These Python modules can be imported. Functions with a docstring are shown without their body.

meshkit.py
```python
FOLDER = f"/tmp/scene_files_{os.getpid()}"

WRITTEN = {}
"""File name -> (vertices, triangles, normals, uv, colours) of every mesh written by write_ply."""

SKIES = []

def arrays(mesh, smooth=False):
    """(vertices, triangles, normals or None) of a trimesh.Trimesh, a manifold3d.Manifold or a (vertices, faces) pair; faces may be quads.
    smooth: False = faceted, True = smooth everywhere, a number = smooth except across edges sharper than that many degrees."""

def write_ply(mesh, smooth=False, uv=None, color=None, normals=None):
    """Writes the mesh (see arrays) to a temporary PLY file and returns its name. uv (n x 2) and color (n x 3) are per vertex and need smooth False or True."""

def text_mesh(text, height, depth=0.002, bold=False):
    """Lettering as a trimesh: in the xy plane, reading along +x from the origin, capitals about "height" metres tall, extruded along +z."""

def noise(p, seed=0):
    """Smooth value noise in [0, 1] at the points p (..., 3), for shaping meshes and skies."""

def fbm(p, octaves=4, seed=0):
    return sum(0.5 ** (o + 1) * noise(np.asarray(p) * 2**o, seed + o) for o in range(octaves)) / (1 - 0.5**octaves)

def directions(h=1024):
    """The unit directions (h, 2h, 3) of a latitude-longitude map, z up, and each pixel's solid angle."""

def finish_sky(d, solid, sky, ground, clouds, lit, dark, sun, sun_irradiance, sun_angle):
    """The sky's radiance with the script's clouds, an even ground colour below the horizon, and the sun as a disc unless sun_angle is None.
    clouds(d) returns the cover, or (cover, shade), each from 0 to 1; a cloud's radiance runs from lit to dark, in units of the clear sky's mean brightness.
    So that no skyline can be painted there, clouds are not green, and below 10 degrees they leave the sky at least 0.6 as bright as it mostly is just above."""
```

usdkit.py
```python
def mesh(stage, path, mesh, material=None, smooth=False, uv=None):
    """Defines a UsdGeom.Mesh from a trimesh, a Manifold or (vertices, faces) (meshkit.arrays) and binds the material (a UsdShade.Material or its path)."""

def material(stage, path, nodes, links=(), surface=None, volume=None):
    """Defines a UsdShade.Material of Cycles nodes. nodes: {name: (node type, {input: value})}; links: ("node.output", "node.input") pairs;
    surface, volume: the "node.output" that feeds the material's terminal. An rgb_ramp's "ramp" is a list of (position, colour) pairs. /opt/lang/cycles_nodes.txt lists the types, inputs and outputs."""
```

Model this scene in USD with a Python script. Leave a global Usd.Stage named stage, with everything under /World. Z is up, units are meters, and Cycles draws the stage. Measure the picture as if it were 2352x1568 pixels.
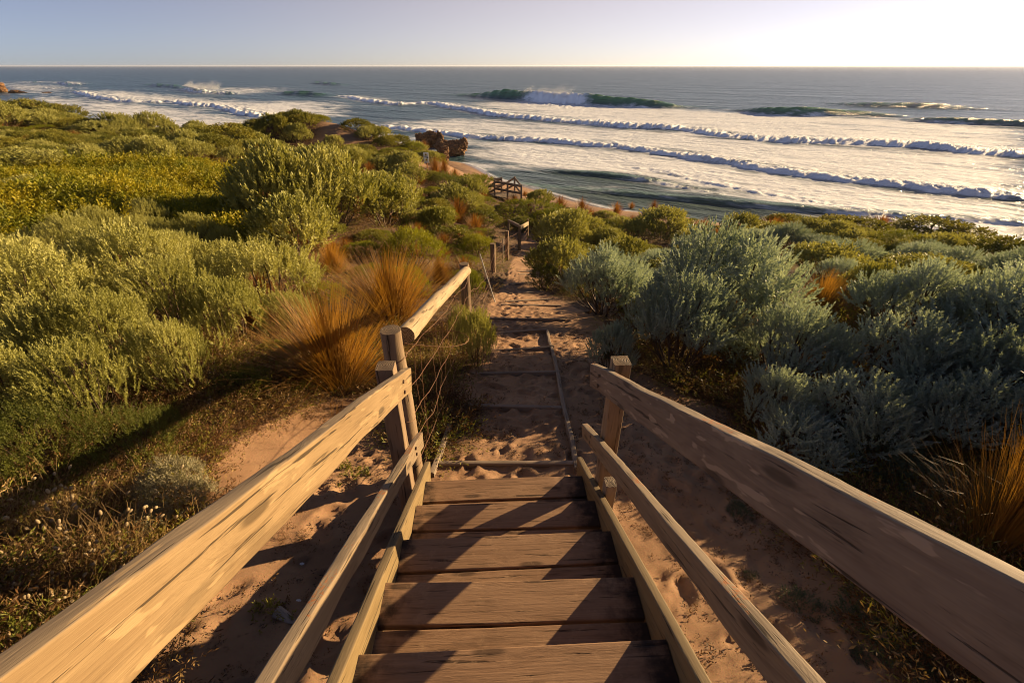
import math, random
import numpy as np, trimesh, shapely
from scipy.interpolate import RBFInterpolator, RegularGridInterpolator
from scipy.spatial import cKDTree
import usdkit, meshkit
from pxr import Usd, UsdGeom, UsdLux, UsdShade, Gf, Sdf, Vt

stage = Usd.Stage.CreateInMemory()
UsdGeom.SetStageUpAxis(stage, 'Z'); UsdGeom.SetStageMetersPerUnit(stage, 1.0)
UsdGeom.Xform.Define(stage, '/World'); UsdGeom.Scope.Define(stage, '/World/Looks')
# ------------------------------------------------------------------ camera, sky, sun
ZC = 9.2                                   # eye height above the sea
PITCH = math.radians(31.0); F = 1052.4 / 2352
cam = UsdGeom.Camera.Define(stage, '/World/camera')
cam.AddTranslateOp().Set((0, 0, ZC)); cam.AddRotateXOp().Set(90 - 31.0)
cam.CreateHorizontalApertureAttr(36.0); cam.CreateFocalLengthAttr(36.0 * F)
cam.CreateClippingRangeAttr((0.05, 200000.0))
cam.CreateExposureAttr(1.6)
SUN_AZ, SUN_EL = math.radians(61.0), math.radians(11.6)
SUN = np.array([math.sin(SUN_AZ) * math.cos(SUN_EL), math.cos(SUN_AZ) * math.cos(SUN_EL), math.sin(SUN_EL)])
dome = UsdLux.DomeLight.Define(stage, '/World/sky')
usdkit.material(stage, '/World/Looks/sky', {
    'sky': ('sky_texture', {'sky_type': 'single_scattering', 'sun_disc': False, 'sun_elevation': SUN_EL, 'sun_rotation': SUN_AZ, 'air_density': 0.5, 'aerosol_density': 0.2, 'ozone_density': 2.6}),
    'tc': ('texture_coordinate', {}), 'xyz': ('separate_xyz', {}),      # sea haze: a warm veil low in the sky, brightest towards the sun and thinning upwards
    'veil': ('map_range', {'range_type': 'smoothstep', 'from_min': 0.6, 'from_max': 0.0, 'to_min': 0.0, 'to_max': 1.0, 'clamp': True}),
    'ti': ('vector_math', {'math_type': 'multiply', 'vector2': (0.93, 0.87, 0.95)}), 'sd': ('vector_math', {'math_type': 'dot_product', 'vector2': tuple(SUN)}), 'sf': ('map_range', {'range_type': 'smoothstep', 'from_min': -0.35, 'from_max': 0.85, 'to_min': 0.12, 'to_max': 1.6, 'clamp': True}), 'vf': ('math', {'math_type': 'multiply'}),
    'vc': ('vector_math', {'math_type': 'scale', 'vector1': (1.55, 0.95, 0.2)}), 'sum': ('vector_math', {'math_type': 'add'}), 'de': ('hsv', {'saturation': 0.72, 'value': 0.7}),
    'bg': ('background_shader', {'strength': 0.055})},
    [('tc.generated', 'xyz.vector'), ('xyz.z', 'veil.value'), ('tc.generated', 'sd.vector1'), ('sd.value', 'sf.value'), ('veil.result', 'vf.value1'), ('sf.result', 'vf.value2'), ('vf.value', 'vc.scale'), ('sky.color', 'de.color'), ('de.color', 'ti.vector1'), ('ti.vector', 'sum.vector1'), ('vc.vector', 'sum.vector2'), ('sum.vector', 'bg.color')], surface='bg.background')
UsdShade.MaterialBindingAPI.Apply(dome.GetPrim()).Bind(UsdShade.Material.Get(stage, '/World/Looks/sky'))
dome.GetPrim().SetCustomDataByKey('kind', 'structure')
sun = UsdLux.DistantLight.Define(stage, '/World/sun')
sun.CreateNormalizeAttr(True); sun.CreateIntensityAttr(1.05); sun.CreateAngleAttr(0.5)
sun.CreateColorAttr((1.0, 0.72, 0.39))
zaxis = Gf.Vec3d(*SUN); rot = Gf.Rotation(Gf.Vec3d(0, 0, 1), zaxis)
sun.AddTransformOp().Set(Gf.Matrix4d().SetRotate(rot))

# ------------------------------------------------------------------ helpers
used = {}
def numbered(parent, name):
    k = used.get((parent, name), -1) + 1; used[(parent, name)] = k
    return f'{parent}/{name}' + (f'_{k:03d}' if k else '')
def tag(p, label=None, cat=None, group=None, kind=None):
    for k, v in (('label', label), ('category', cat), ('group', group), ('kind', kind)):
        if v: p.SetCustomDataByKey(k, v)
    return p
def thing(name, label, cat, loc=(0, 0, 0), group=None):
    x = UsdGeom.Xform.Define(stage, numbered('/World', name)); x.AddTranslateOp().Set(tuple(map(float, loc)))
    return tag(x.GetPrim(), label, cat, group)
def part(parent, name, mesh, mat, smooth=False, matrix=None):
    """a Mesh prim under parent (a prim or None for /World); the matrix is in world terms"""
    base = str(parent.GetPath()) if parent else '/World'
    m = usdkit.mesh(stage, numbered(base, name), mesh, LOOK[mat], smooth)
    if matrix is not None: m.AddTransformOp().Set(Gf.Matrix4d(*np.asarray(matrix, float).T.ravel().tolist()))
    return m.GetPrim()
def clsp(name):
    p = stage.CreateClassPrim(f'/World/kinds_{name}'); p.SetTypeName('Xform'); return p
def inst(name, cls, loc, rz, sc, label, cat, group=None):
    x = UsdGeom.Xform.Define(stage, numbered('/World', name))
    x.AddTranslateOp().Set(tuple(map(float, loc))); x.AddRotateZOp().Set(float(rz))
    x.AddScaleOp().Set(tuple(map(float, (sc if np.ndim(sc) else (sc, sc, sc)))))
    p = x.GetPrim(); p.GetReferences().AddInternalReference(cls.GetPath()); p.SetInstanceable(True)
    return tag(p, label, cat, group)
def prim_attr(prim, name, arr):
    UsdGeom.PrimvarsAPI(prim).CreatePrimvar(name, Sdf.ValueTypeNames.FloatArray, 'vertex').Set(Vt.FloatArray.FromNumpy(np.asarray(arr, np.float32)))
def sstep(a, b, x): t = np.clip((x - a) / (b - a), 0, 1); return t * t * (3 - 2 * t)
def n2(x, y, s, seed=0, o=3): return meshkit.fbm(np.stack([x * s, y * s, np.zeros_like(x) + 3.7 * seed], -1), o, seed)
# points of the photograph (2352 x 1568) as rays from the eye; used to find where on the ground a thing stands
CP, SP = math.cos(PITCH), math.sin(PITCH); FP = 1052.4
def ray(px, py):
    x, u = px - 1176.0, 784.0 - py
    return np.array([x, FP * CP + u * SP, u * CP - FP * SP])
def proj(p):
    p = np.asarray(p, float); q = p - [0, 0, ZC]
    d = q[..., 1] * CP - q[..., 2] * SP; u = q[..., 1] * SP + q[..., 2] * CP
    d = np.where(np.abs(d) < 1e-6, 1e-6, d)
    return 1176 + FP * q[..., 0] / d, 784 - FP * u / d, d
def on_z(px, py, z):
    r = ray(px, py); return np.array([0, 0, ZC]) + r * ((z - ZC) / r[2])

# ------------------------------------------------------------------ materials
LOOK = {}
def mat(name, nodes, links, surface='p.BSDF'):
    LOOK[name] = usdkit.material(stage, f'/World/Looks/{name}', nodes, links, surface=surface)
def wood(name, dark, mid, light, knots=True, lichen=0.0, stain_x=None, pale=0.0, ring=34.0, top=None):
    nd = {'tc': ('texture_coordinate', {}), 'oi': ('object_info', {}),
          'off': ('vector_math', {'math_type': 'multiply', 'vector2': (7.3, 9.1, 13.7)}), 'add': ('vector_math', {'math_type': 'add'}),
          'ks': ('separate_xyz', {}), 'kx': ('math', {'math_type': 'multiply', 'value2': 1.25}), 'kyz': ('math', {'math_type': 'add'}), 'ky': ('math', {'math_type': 'multiply', 'value2': 5.0}), 'mk': ('combine_xyz', {'z': 0.0}), 'vo': ('voronoi_texture', {'dimensions': '2D', 'scale': 1.0, 'randomness': 1.0}),
          'kf': ('map_range', {'range_type': 'smoothstep', 'from_min': 0.40, 'from_max': 0.03, 'to_min': 0, 'to_max': 1, 'clamp': True}),
          'kd': ('map_range', {'range_type': 'smoothstep', 'from_min': 0.105, 'from_max': 0.05, 'to_min': 0, 'to_max': 0.7, 'clamp': True}),
          'mg': ('mapping', {'scale': (1.1, 16, 16)}), 'mf': ('mapping', {'scale': (3.6, 115, 115)}), 'mb': ('mapping', {'scale': (1.7, 5, 5)}),
          'sh': ('combine_xyz', {}), 'shm': ('math', {'math_type': 'multiply', 'value2': 1.1 if knots else 0.0}), 'ga': ('vector_math', {'math_type': 'add'}),
          'g': ('noise_texture', {'scale': 1.0, 'detail': 5, 'roughness': 0.65, 'distortion': 0.5}),
          'w': ('math', {'math_type': 'multiply', 'value2': 5.5}), 'wf': ('math', {'math_type': 'pingpong', 'value2': 1.0}),
          'f': ('noise_texture', {'scale': 1.0, 'detail': 4, 'roughness': 0.75}), 'b': ('noise_texture', {'scale': 1.0, 'detail': 4, 'roughness': 0.6}),
          'm1': ('mix_float', {'fac': 0.72}), 'm2': ('mix_float', {'fac': 0.36}),
          'r': ('rgb_ramp', {'ramp': [(0.0, dark), (0.22, dark), (0.42, mid), (0.75, light), (1.0, light)]}),
          'cr': ('map_range', {'range_type': 'smoothstep', 'from_min': 0.33, 'from_max': 0.27, 'to_min': 0, 'to_max': 0.75, 'clamp': True}),
          'crk': ('mix_color', {'blend_type': 'mix', 'b': tuple(0.3 * c for c in dark)}),
          'k': ('mix_color', {'blend_type': 'mix', 'b': tuple(0.55 * c for c in dark)}),
          'bu': ('bump', {'strength': 0.8, 'distance': 0.005}), 'p': ('principled_bsdf', {'roughness': 0.78, 'specular_ior_level': 0.25})}
    ln = [('oi.location', 'off.vector1'), ('tc.object', 'add.vector1'), ('off.vector', 'add.vector2'),
          ('add.vector', 'ks.vector'), ('ks.x', 'kx.value1'), ('ks.y', 'kyz.value1'), ('ks.z', 'kyz.value2'), ('kyz.value', 'ky.value1'), ('kx.value', 'mk.x'), ('ky.value', 'mk.y'), ('mk.vector', 'vo.vector'), ('vo.distance', 'kf.value'), ('vo.distance', 'kd.value'),
          ('add.vector', 'mg.vector'), ('add.vector', 'mf.vector'), ('add.vector', 'mb.vector'),
          ('kf.result', 'shm.value1'), ('shm.value', 'sh.y'), ('shm.value', 'sh.z'), ('mg.vector', 'ga.vector1'), ('sh.vector', 'ga.vector2'),
          ('ga.vector', 'g.vector'), ('g.fac', 'w.value1'), ('w.value', 'wf.value1'), ('mf.vector', 'f.vector'), ('mb.vector', 'b.vector'),
          ('wf.value', 'm1.a'), ('f.fac', 'm1.b'), ('m1.result', 'm2.a'), ('b.fac', 'm2.b'), ('m2.result', 'r.fac'), ('f.fac', 'cr.value'),
          ('r.color', 'crk.a'), ('cr.result', 'crk.fac'), ('crk.result', 'k.a')] + ([('kd.result', 'k.fac')] if knots else [])
    if not knots: nd['k'][1]['fac'] = 0.0
    nd['ck'] = ('mapping', {'scale': (2.4, 78, 78)}); nd['cn'] = ('noise_texture', {'scale': 1.0, 'detail': 3, 'roughness': 0.55, 'distortion': 0.3})
    ln.extend([('add.vector', 'ck.vector'), ('ck.vector', 'cn.vector')])
    out = 'k.result'
    def layer(key, colour, src, lo, hi, amount):
        nonlocal out
        nd[key + 'm'] = ('map_range', {'range_type': 'smoothstep', 'from_min': lo, 'from_max': hi, 'to_min': 0, 'to_max': amount, 'clamp': True})
        nd[key] = ('mix_color', {'blend_type': 'mix', 'b': colour})
        ln.extend([(src, key + 'm.value'), (key + 'm.result', key + '.fac'), (out, key + '.a')]); out = key + '.result'
    if top:
        nd['tq'] = ('vector_transform', {'transform_type': 'normal', 'convert_from': 'world', 'convert_to': 'object'}); nd['gq'] = ('geometry', {}); nd['tnz'] = ('separate_xyz', {})
        ln.extend([('gq.normal', 'tnz.vector')]); layer('tg', top, 'tnz.z', 0.55, 0.8, 0.75); nd.pop('tq')
    layer('chk', tuple(0.35 * c for c in dark), 'cn.fac', 0.38, 0.34, 0.85)
    nd['wm_'] = ('mapping', {'scale': (3.0, 14, 14)}); nd['wn_'] = ('noise_texture', {'scale': 1.0, 'detail': 6, 'roughness': 0.72})
    ln.extend([('add.vector', 'wm_.vector'), ('wm_.vector', 'wn_.vector')]); layer('we_', tuple(0.62 * c for c in dark), 'wn_.fac', 0.52, 0.70, 0.34)
    if stain_x:      # sand trodden onto the steps
        nd['dn_'] = ('noise_texture', {'scale': 8.0, 'detail': 8, 'roughness': 0.78}); ln.append(('add.vector', 'dn_.vector')); layer('du_', (0.36, 0.225, 0.13), 'dn_.fac', 0.53, 0.66, 0.6)
    if pale:
        nd['pm'] = ('mapping', {'scale': (6, 36, 30)}); nd['pn'] = ('noise_texture', {'scale': 1.0, 'detail': 3, 'roughness': 0.5, 'distortion': 0.2})
        ln.extend([('add.vector', 'pm.vector'), ('pm.vector', 'pn.vector')]); layer('pl', tuple(min(1, 1.35 * c) for c in light), 'pn.fac', 0.60, 0.64, pale)
    if lichen:
        nd['li'] = ('noise_texture', {'scale': 75.0, 'detail': 5, 'roughness': 0.7}); nd['li2'] = ('noise_texture', {'scale': 4.0, 'detail': 2})
        nd['lm'] = ('math', {'math_type': 'multiply'}); nd['tn'] = ('separate_xyz', {}); nd['tz'] = ('map_range', {'from_min': 0.6, 'from_max': 0.9, 'clamp': True, 'to_min': 0.6, 'to_max': 1.0})
        nd['lmm'] = ('math', {'math_type': 'multiply'})
        ln.extend([('add.vector', 'li.vector'), ('add.vector', 'li2.vector'), ('li.fac', 'lm.value1'), ('li2.fac', 'lm.value2'), ('tc.normal', 'tn.vector'), ('tn.z', 'tz.value'), ('lm.value', 'lmm.value1'), ('tz.result', 'lmm.value2')])
        layer('lc', (0.27, 0.095, 0.028), 'lmm.value', 0.315, 0.345, lichen)
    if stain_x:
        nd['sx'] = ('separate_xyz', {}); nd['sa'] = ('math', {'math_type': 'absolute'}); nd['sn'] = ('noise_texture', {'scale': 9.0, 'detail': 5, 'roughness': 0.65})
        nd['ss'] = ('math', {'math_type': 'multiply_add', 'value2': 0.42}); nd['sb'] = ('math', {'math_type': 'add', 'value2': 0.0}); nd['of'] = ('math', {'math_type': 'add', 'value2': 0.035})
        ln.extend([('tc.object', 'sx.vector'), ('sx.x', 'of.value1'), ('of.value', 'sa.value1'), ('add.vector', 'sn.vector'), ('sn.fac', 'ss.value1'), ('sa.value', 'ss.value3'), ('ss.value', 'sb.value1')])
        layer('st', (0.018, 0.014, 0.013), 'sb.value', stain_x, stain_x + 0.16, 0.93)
    # end grain: rings across the sawn ends
    nd.update({'en': ('separate_xyz', {}), 'ea': ('math', {'math_type': 'absolute'}), 'ef': ('math', {'math_type': 'greater_than', 'value2': 0.85}),
               'ex': ('separate_xyz', {}), 'ec': ('combine_xyz', {'x': 0.0}), 'eo': ('vector_math', {'math_type': 'add', 'vector2': (0, 0.012, -0.008)}),
               'ew': ('wave_texture', {'wave_type': 'rings', 'rings_direction': 'x', 'scale': ring, 'distortion': 2.2, 'detail': 3, 'detail_scale': 2.5}),
               'er': ('rgb_ramp', {'ramp': [(0, tuple(0.5 * c for c in dark)), (0.35, dark), (0.7, mid), (1, light)]}), 'emix': ('mix_color', {}), 'eb': ('mix_float', {}), 'bsum': ('math', {'math_type': 'subtract'})})
    ln.extend([('tc.normal', 'en.vector'), ('en.x', 'ea.value1'), ('ea.value', 'ef.value1'), ('tc.object', 'ex.vector'), ('ex.y', 'ec.y'), ('ex.z', 'ec.z'), ('ec.vector', 'eo.vector1'), ('eo.vector', 'ew.vector'),
               ('ew.fac', 'er.fac'), (out, 'emix.a'), ('er.color', 'emix.b'), ('ef.value', 'emix.fac'), ('m2.result', 'eb.a'), ('ew.fac', 'eb.b'), ('ef.value', 'eb.fac'),
               ('eb.result', 'bsum.value1'), ('chkm.result', 'bsum.value2'), ('bsum.value', 'bu.height'), ('bu.normal', 'p.normal'), ('emix.result', 'p.base_color')])
    mat(name, nd, ln)
wood('wood_rail', (0.088, 0.055, 0.027), (0.195, 0.126, 0.061), (0.283, 0.195, 0.099), pale=0.45, top=(0.147, 0.114, 0.083))
wood('wood_rail_grey', (0.071, 0.048, 0.033), (0.142, 0.101, 0.072), (0.224, 0.169, 0.118), pale=0.85, lichen=0.7, top=(0.195, 0.150, 0.106))
wood('wood_mid_rail', (0.083, 0.055, 0.034), (0.177, 0.125, 0.077), (0.260, 0.192, 0.118), lichen=0.85, top=(0.195, 0.150, 0.106))
wood('wood_stringer', (0.065, 0.042, 0.020), (0.165, 0.112, 0.050), (0.248, 0.177, 0.083), knots=False, top=(0.118, 0.086, 0.051))
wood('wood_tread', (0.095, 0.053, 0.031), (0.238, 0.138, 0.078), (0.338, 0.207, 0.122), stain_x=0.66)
wood('wood_post', (0.088, 0.059, 0.035), (0.201, 0.136, 0.080), (0.295, 0.206, 0.130))
wood('wood_log', (0.130, 0.083, 0.041), (0.289, 0.206, 0.116), (0.401, 0.301, 0.177))
wood('wood_grey', (0.100, 0.071, 0.050), (0.212, 0.159, 0.112), (0.307, 0.236, 0.177), knots=False)
wood('wood_branch', (0.12, 0.09, 0.07), (0.25, 0.2, 0.16), (0.36, 0.3, 0.25), knots=False)

def leaf(name, c1, c2, c3, tr=0.3, rough=0.55, spec=0.25, vary=0.5):
    mat(name, {'ge': ('geometry', {}), 'pn': ('noise_texture', {'scale': 0.75, 'detail': 2, 'roughness': 0.6}), 'oi': ('map_range', {'from_min': 0.33, 'from_max': 0.67, 'clamp': True}), 'r': ('rgb_ramp', {'ramp': [(0, c1), (0.5, c2), (1, c3)]}),
               'mx': ('mix_float', {'fac': vary}), 'p': ('principled_bsdf', {'roughness': rough, 'specular_ior_level': spec}),
               't': ('translucent_bsdf', {}), 'tb': ('mix_color', {'blend_type': 'multiply', 'fac': 1.0, 'b': (1.0, 0.95, 0.45)}), 'ms': ('mix_closure', {'fac': tr})},
        [('ge.random_per_island', 'mx.a'), ('ge.position', 'pn.vector'), ('pn.fac', 'oi.value'), ('oi.result', 'mx.b'), ('mx.result', 'r.fac'), ('r.color', 'p.base_color'), ('r.color', 'tb.a'), ('tb.result', 't.color'), ('p.BSDF', 'ms.closure1'), ('t.BSDF', 'ms.closure2')], surface='ms.closure')
leaf('leaf_silver', (0.24, 0.24, 0.05), (0.48, 0.46, 0.16), (0.72, 0.67, 0.38), 0.28)
leaf('leaf_grey', (0.22, 0.28, 0.235), (0.44, 0.51, 0.45), (0.66, 0.7, 0.62), 0.3)
leaf('leaf_olive', (0.13, 0.14, 0.02), (0.28, 0.25, 0.04), (0.5, 0.39, 0.08), 0.3)
leaf('leaf_bright', (0.13, 0.15, 0.01), (0.27, 0.265, 0.014), (0.46, 0.40, 0.03), 0.36)
leaf('leaf_yellow', (0.16, 0.165, 0.012), (0.36, 0.30, 0.016), (0.64, 0.45, 0.03), 0.36)
leaf('leaf_dark', (0.075, 0.09, 0.014), (0.16, 0.165, 0.024), (0.33, 0.29, 0.05), 0.34)
leaf('leaf_brown', (0.09, 0.045, 0.015), (0.17, 0.085, 0.03), (0.26, 0.14, 0.05), 0.2)
leaf('leaf_round', (0.06, 0.085, 0.045), (0.11, 0.14, 0.075), (0.2, 0.22, 0.14), 0.2)
leaf('grass_gold', (0.2, 0.095, 0.02), (0.44, 0.235, 0.05), (0.66, 0.44, 0.15), 0.4, 0.5)
leaf('grass_rust', (0.17, 0.07, 0.018), (0.37, 0.17, 0.036), (0.56, 0.33, 0.09), 0.38, 0.5)
leaf('grass_green', (0.03, 0.06, 0.012), (0.05, 0.09, 0.018), (0.09, 0.13, 0.03), 0.3, 0.45)
leaf('straw', (0.26, 0.16, 0.06), (0.4, 0.27, 0.11), (0.52, 0.38, 0.18), 0.25, 0.6)
leaf('fluff', (0.38, 0.29, 0.17), (0.5, 0.4, 0.25), (0.6, 0.5, 0.34), 0.35, 0.9, 0.05)
leaf('wiry_grey', (0.22, 0.19, 0.11), (0.36, 0.33, 0.2), (0.52, 0.48, 0.3), 0.15, 0.8)
leaf('petal', (0.6, 0.58, 0.5), (0.7, 0.68, 0.62), (0.75, 0.73, 0.68), 0.3)
def plain(name, c1, c2, scale=12.0, rough=0.75, metal=0.0, bump=0.3):
    mat(name, {'tc': ('texture_coordinate', {}), 'n': ('noise_texture', {'scale': scale, 'detail': 6, 'roughness': 0.65}), 'r': ('rgb_ramp', {'ramp': [(0.25, c1), (0.75, c2)]}),
               'b': ('bump', {'strength': bump, 'distance': 0.01}), 'p': ('principled_bsdf', {'roughness': rough, 'metallic': metal, 'specular_ior_level': 0.3})},
        [('tc.object', 'n.vector'), ('n.fac', 'r.fac'), ('r.color', 'p.base_color'), ('n.fac', 'b.height'), ('b.normal', 'p.normal')])
plain('twig', (0.05, 0.032, 0.02), (0.13, 0.085, 0.055), 30)
plain('twig_pale', (0.16, 0.12, 0.09), (0.34, 0.27, 0.21), 30)
plain('twig_rust', (0.11, 0.05, 0.025), (0.24, 0.12, 0.06), 30)
plain('wire', (0.12, 0.05, 0.025), (0.3, 0.16, 0.09), 60, 0.6, 0.3)
plain('picket', (0.3, 0.26, 0.22), (0.5, 0.46, 0.4), 30, 0.6)
plain('bolt', (0.06, 0.04, 0.03), (0.16, 0.10, 0.07), 60, 0.6, 0.4)
plain('sign_white', (0.6, 0.6, 0.6), (0.72, 0.72, 0.72), 9, 0.5, 0, 0.02)
plain('sign_post', (0.28, 0.10, 0.04), (0.42, 0.17, 0.07), 9)
plain('sign_yellow', (0.55, 0.34, 0.03), (0.62, 0.4, 0.04), 9); plain('sign_black', (0.015, 0.015, 0.015), (0.03, 0.03, 0.03), 9)
plain('sign_blue', (0.05, 0.06, 0.16), (0.08, 0.09, 0.2), 9)
plain('shell', (0.55, 0.52, 0.5), (0.75, 0.72, 0.7), 20)
mat('rock', {'tc': ('texture_coordinate', {}), 'n': ('noise_texture', {'scale': 1.6, 'detail': 9, 'roughness': 0.7}), 'v': ('voronoi_texture', {'scale': 3.5, 'detail': 3}),
             'r': ('rgb_ramp', {'ramp': [(0.25, (0.06, 0.03, 0.014)), (0.5, (0.22, 0.115, 0.045)), (0.75, (0.38, 0.22, 0.085))]}), 'm': ('math', {'math_type': 'multiply_add', 'value2': 0.35}),
             'b': ('bump', {'strength': 0.9, 'distance': 0.12}), 'p': ('principled_bsdf', {'roughness': 0.85})},
    [('tc.object', 'n.vector'), ('tc.object', 'v.vector'), ('v.distance', 'm.value1'), ('n.fac', 'm.value3'), ('n.fac', 'r.fac'), ('r.color', 'p.base_color'), ('m.value', 'b.height'), ('b.normal', 'p.normal')])
# sand and litter: "sand" says where the dune is bare, "wet" where the swash soaks it
mat('ground', {'ge': ('geometry', {}), 'sa': ('attribute', {'attribute': 'sand'}), 'we': ('attribute', {'attribute': 'wet'}),
               'n1': ('noise_texture', {'scale': 1.4, 'detail': 5, 'roughness': 0.6}), 'n2': ('noise_texture', {'scale': 26, 'detail': 6, 'roughness': 0.7}), 'n3': ('noise_texture', {'scale': 420, 'detail': 2, 'roughness': 0.7}),
               'n4': ('noise_texture', {'scale': 9, 'detail': 6, 'roughness': 0.75}),
               'sr': ('rgb_ramp', {'ramp': [(0.3, (0.22, 0.128, 0.07)), (0.6, (0.32, 0.195, 0.108)), (0.8, (0.39, 0.245, 0.14))]}),
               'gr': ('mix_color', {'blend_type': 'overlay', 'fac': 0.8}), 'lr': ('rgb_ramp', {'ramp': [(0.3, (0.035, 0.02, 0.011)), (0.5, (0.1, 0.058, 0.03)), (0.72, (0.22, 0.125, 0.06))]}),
               'sp': ('map_range', {'range_type': 'smoothstep', 'from_min': 0.60, 'from_max': 0.68, 'to_min': 0, 'to_max': 0.6, 'clamp': True}), 'spm': ('mix_color', {'b': (0.07, 0.04, 0.022)}),
               'ml': ('math', {'math_type': 'multiply_add', 'value2': 0.6, 'value3': -0.3}), 'ma': ('math', {'math_type': 'add', 'use_clamp': True}), 'mr': ('map_range', {'range_type': 'smoothstep', 'from_min': 0.35, 'from_max': 0.65, 'clamp': True}),
               'mx': ('mix_color', {}), 'wm': ('mix_color', {'b': (0.15, 0.10, 0.07)}), 'rg': ('map_range', {'from_min': 0, 'from_max': 1, 'to_min': 0.9, 'to_max': 0.12, 'clamp': True}),
               'hb': ('mix_float', {'fac': 0.35}), 'bu': ('bump', {'strength': 0.8, 'distance': 0.02}), 'bs': ('map_range', {'from_min': 0, 'from_max': 1, 'to_min': 0.6, 'to_max': 0.05, 'clamp': True}), 'p': ('principled_bsdf', {'specular_ior_level': 0.25})},
    [('ge.position', 'n1.vector'), ('ge.position', 'n2.vector'), ('ge.position', 'n3.vector'), ('ge.position', 'n4.vector'), ('n1.fac', 'sr.fac'), ('sr.color', 'gr.a'), ('n3.color', 'gr.b'),
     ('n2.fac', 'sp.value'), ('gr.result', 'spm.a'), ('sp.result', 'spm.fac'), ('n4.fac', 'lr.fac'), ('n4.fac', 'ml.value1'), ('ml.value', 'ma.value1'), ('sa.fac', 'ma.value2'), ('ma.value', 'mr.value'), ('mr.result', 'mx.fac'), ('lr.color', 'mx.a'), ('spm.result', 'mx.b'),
     ('mx.result', 'wm.a'), ('we.fac', 'wm.fac'), ('wm.result', 'p.base_color'), ('we.fac', 'rg.value'), ('rg.result', 'p.roughness'), ('n2.fac', 'hb.a'), ('n3.fac', 'hb.b'), ('hb.result', 'bu.height'), ('we.fac', 'bs.value'), ('bs.result', 'bu.strength'), ('bu.normal', 'p.normal')])
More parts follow.
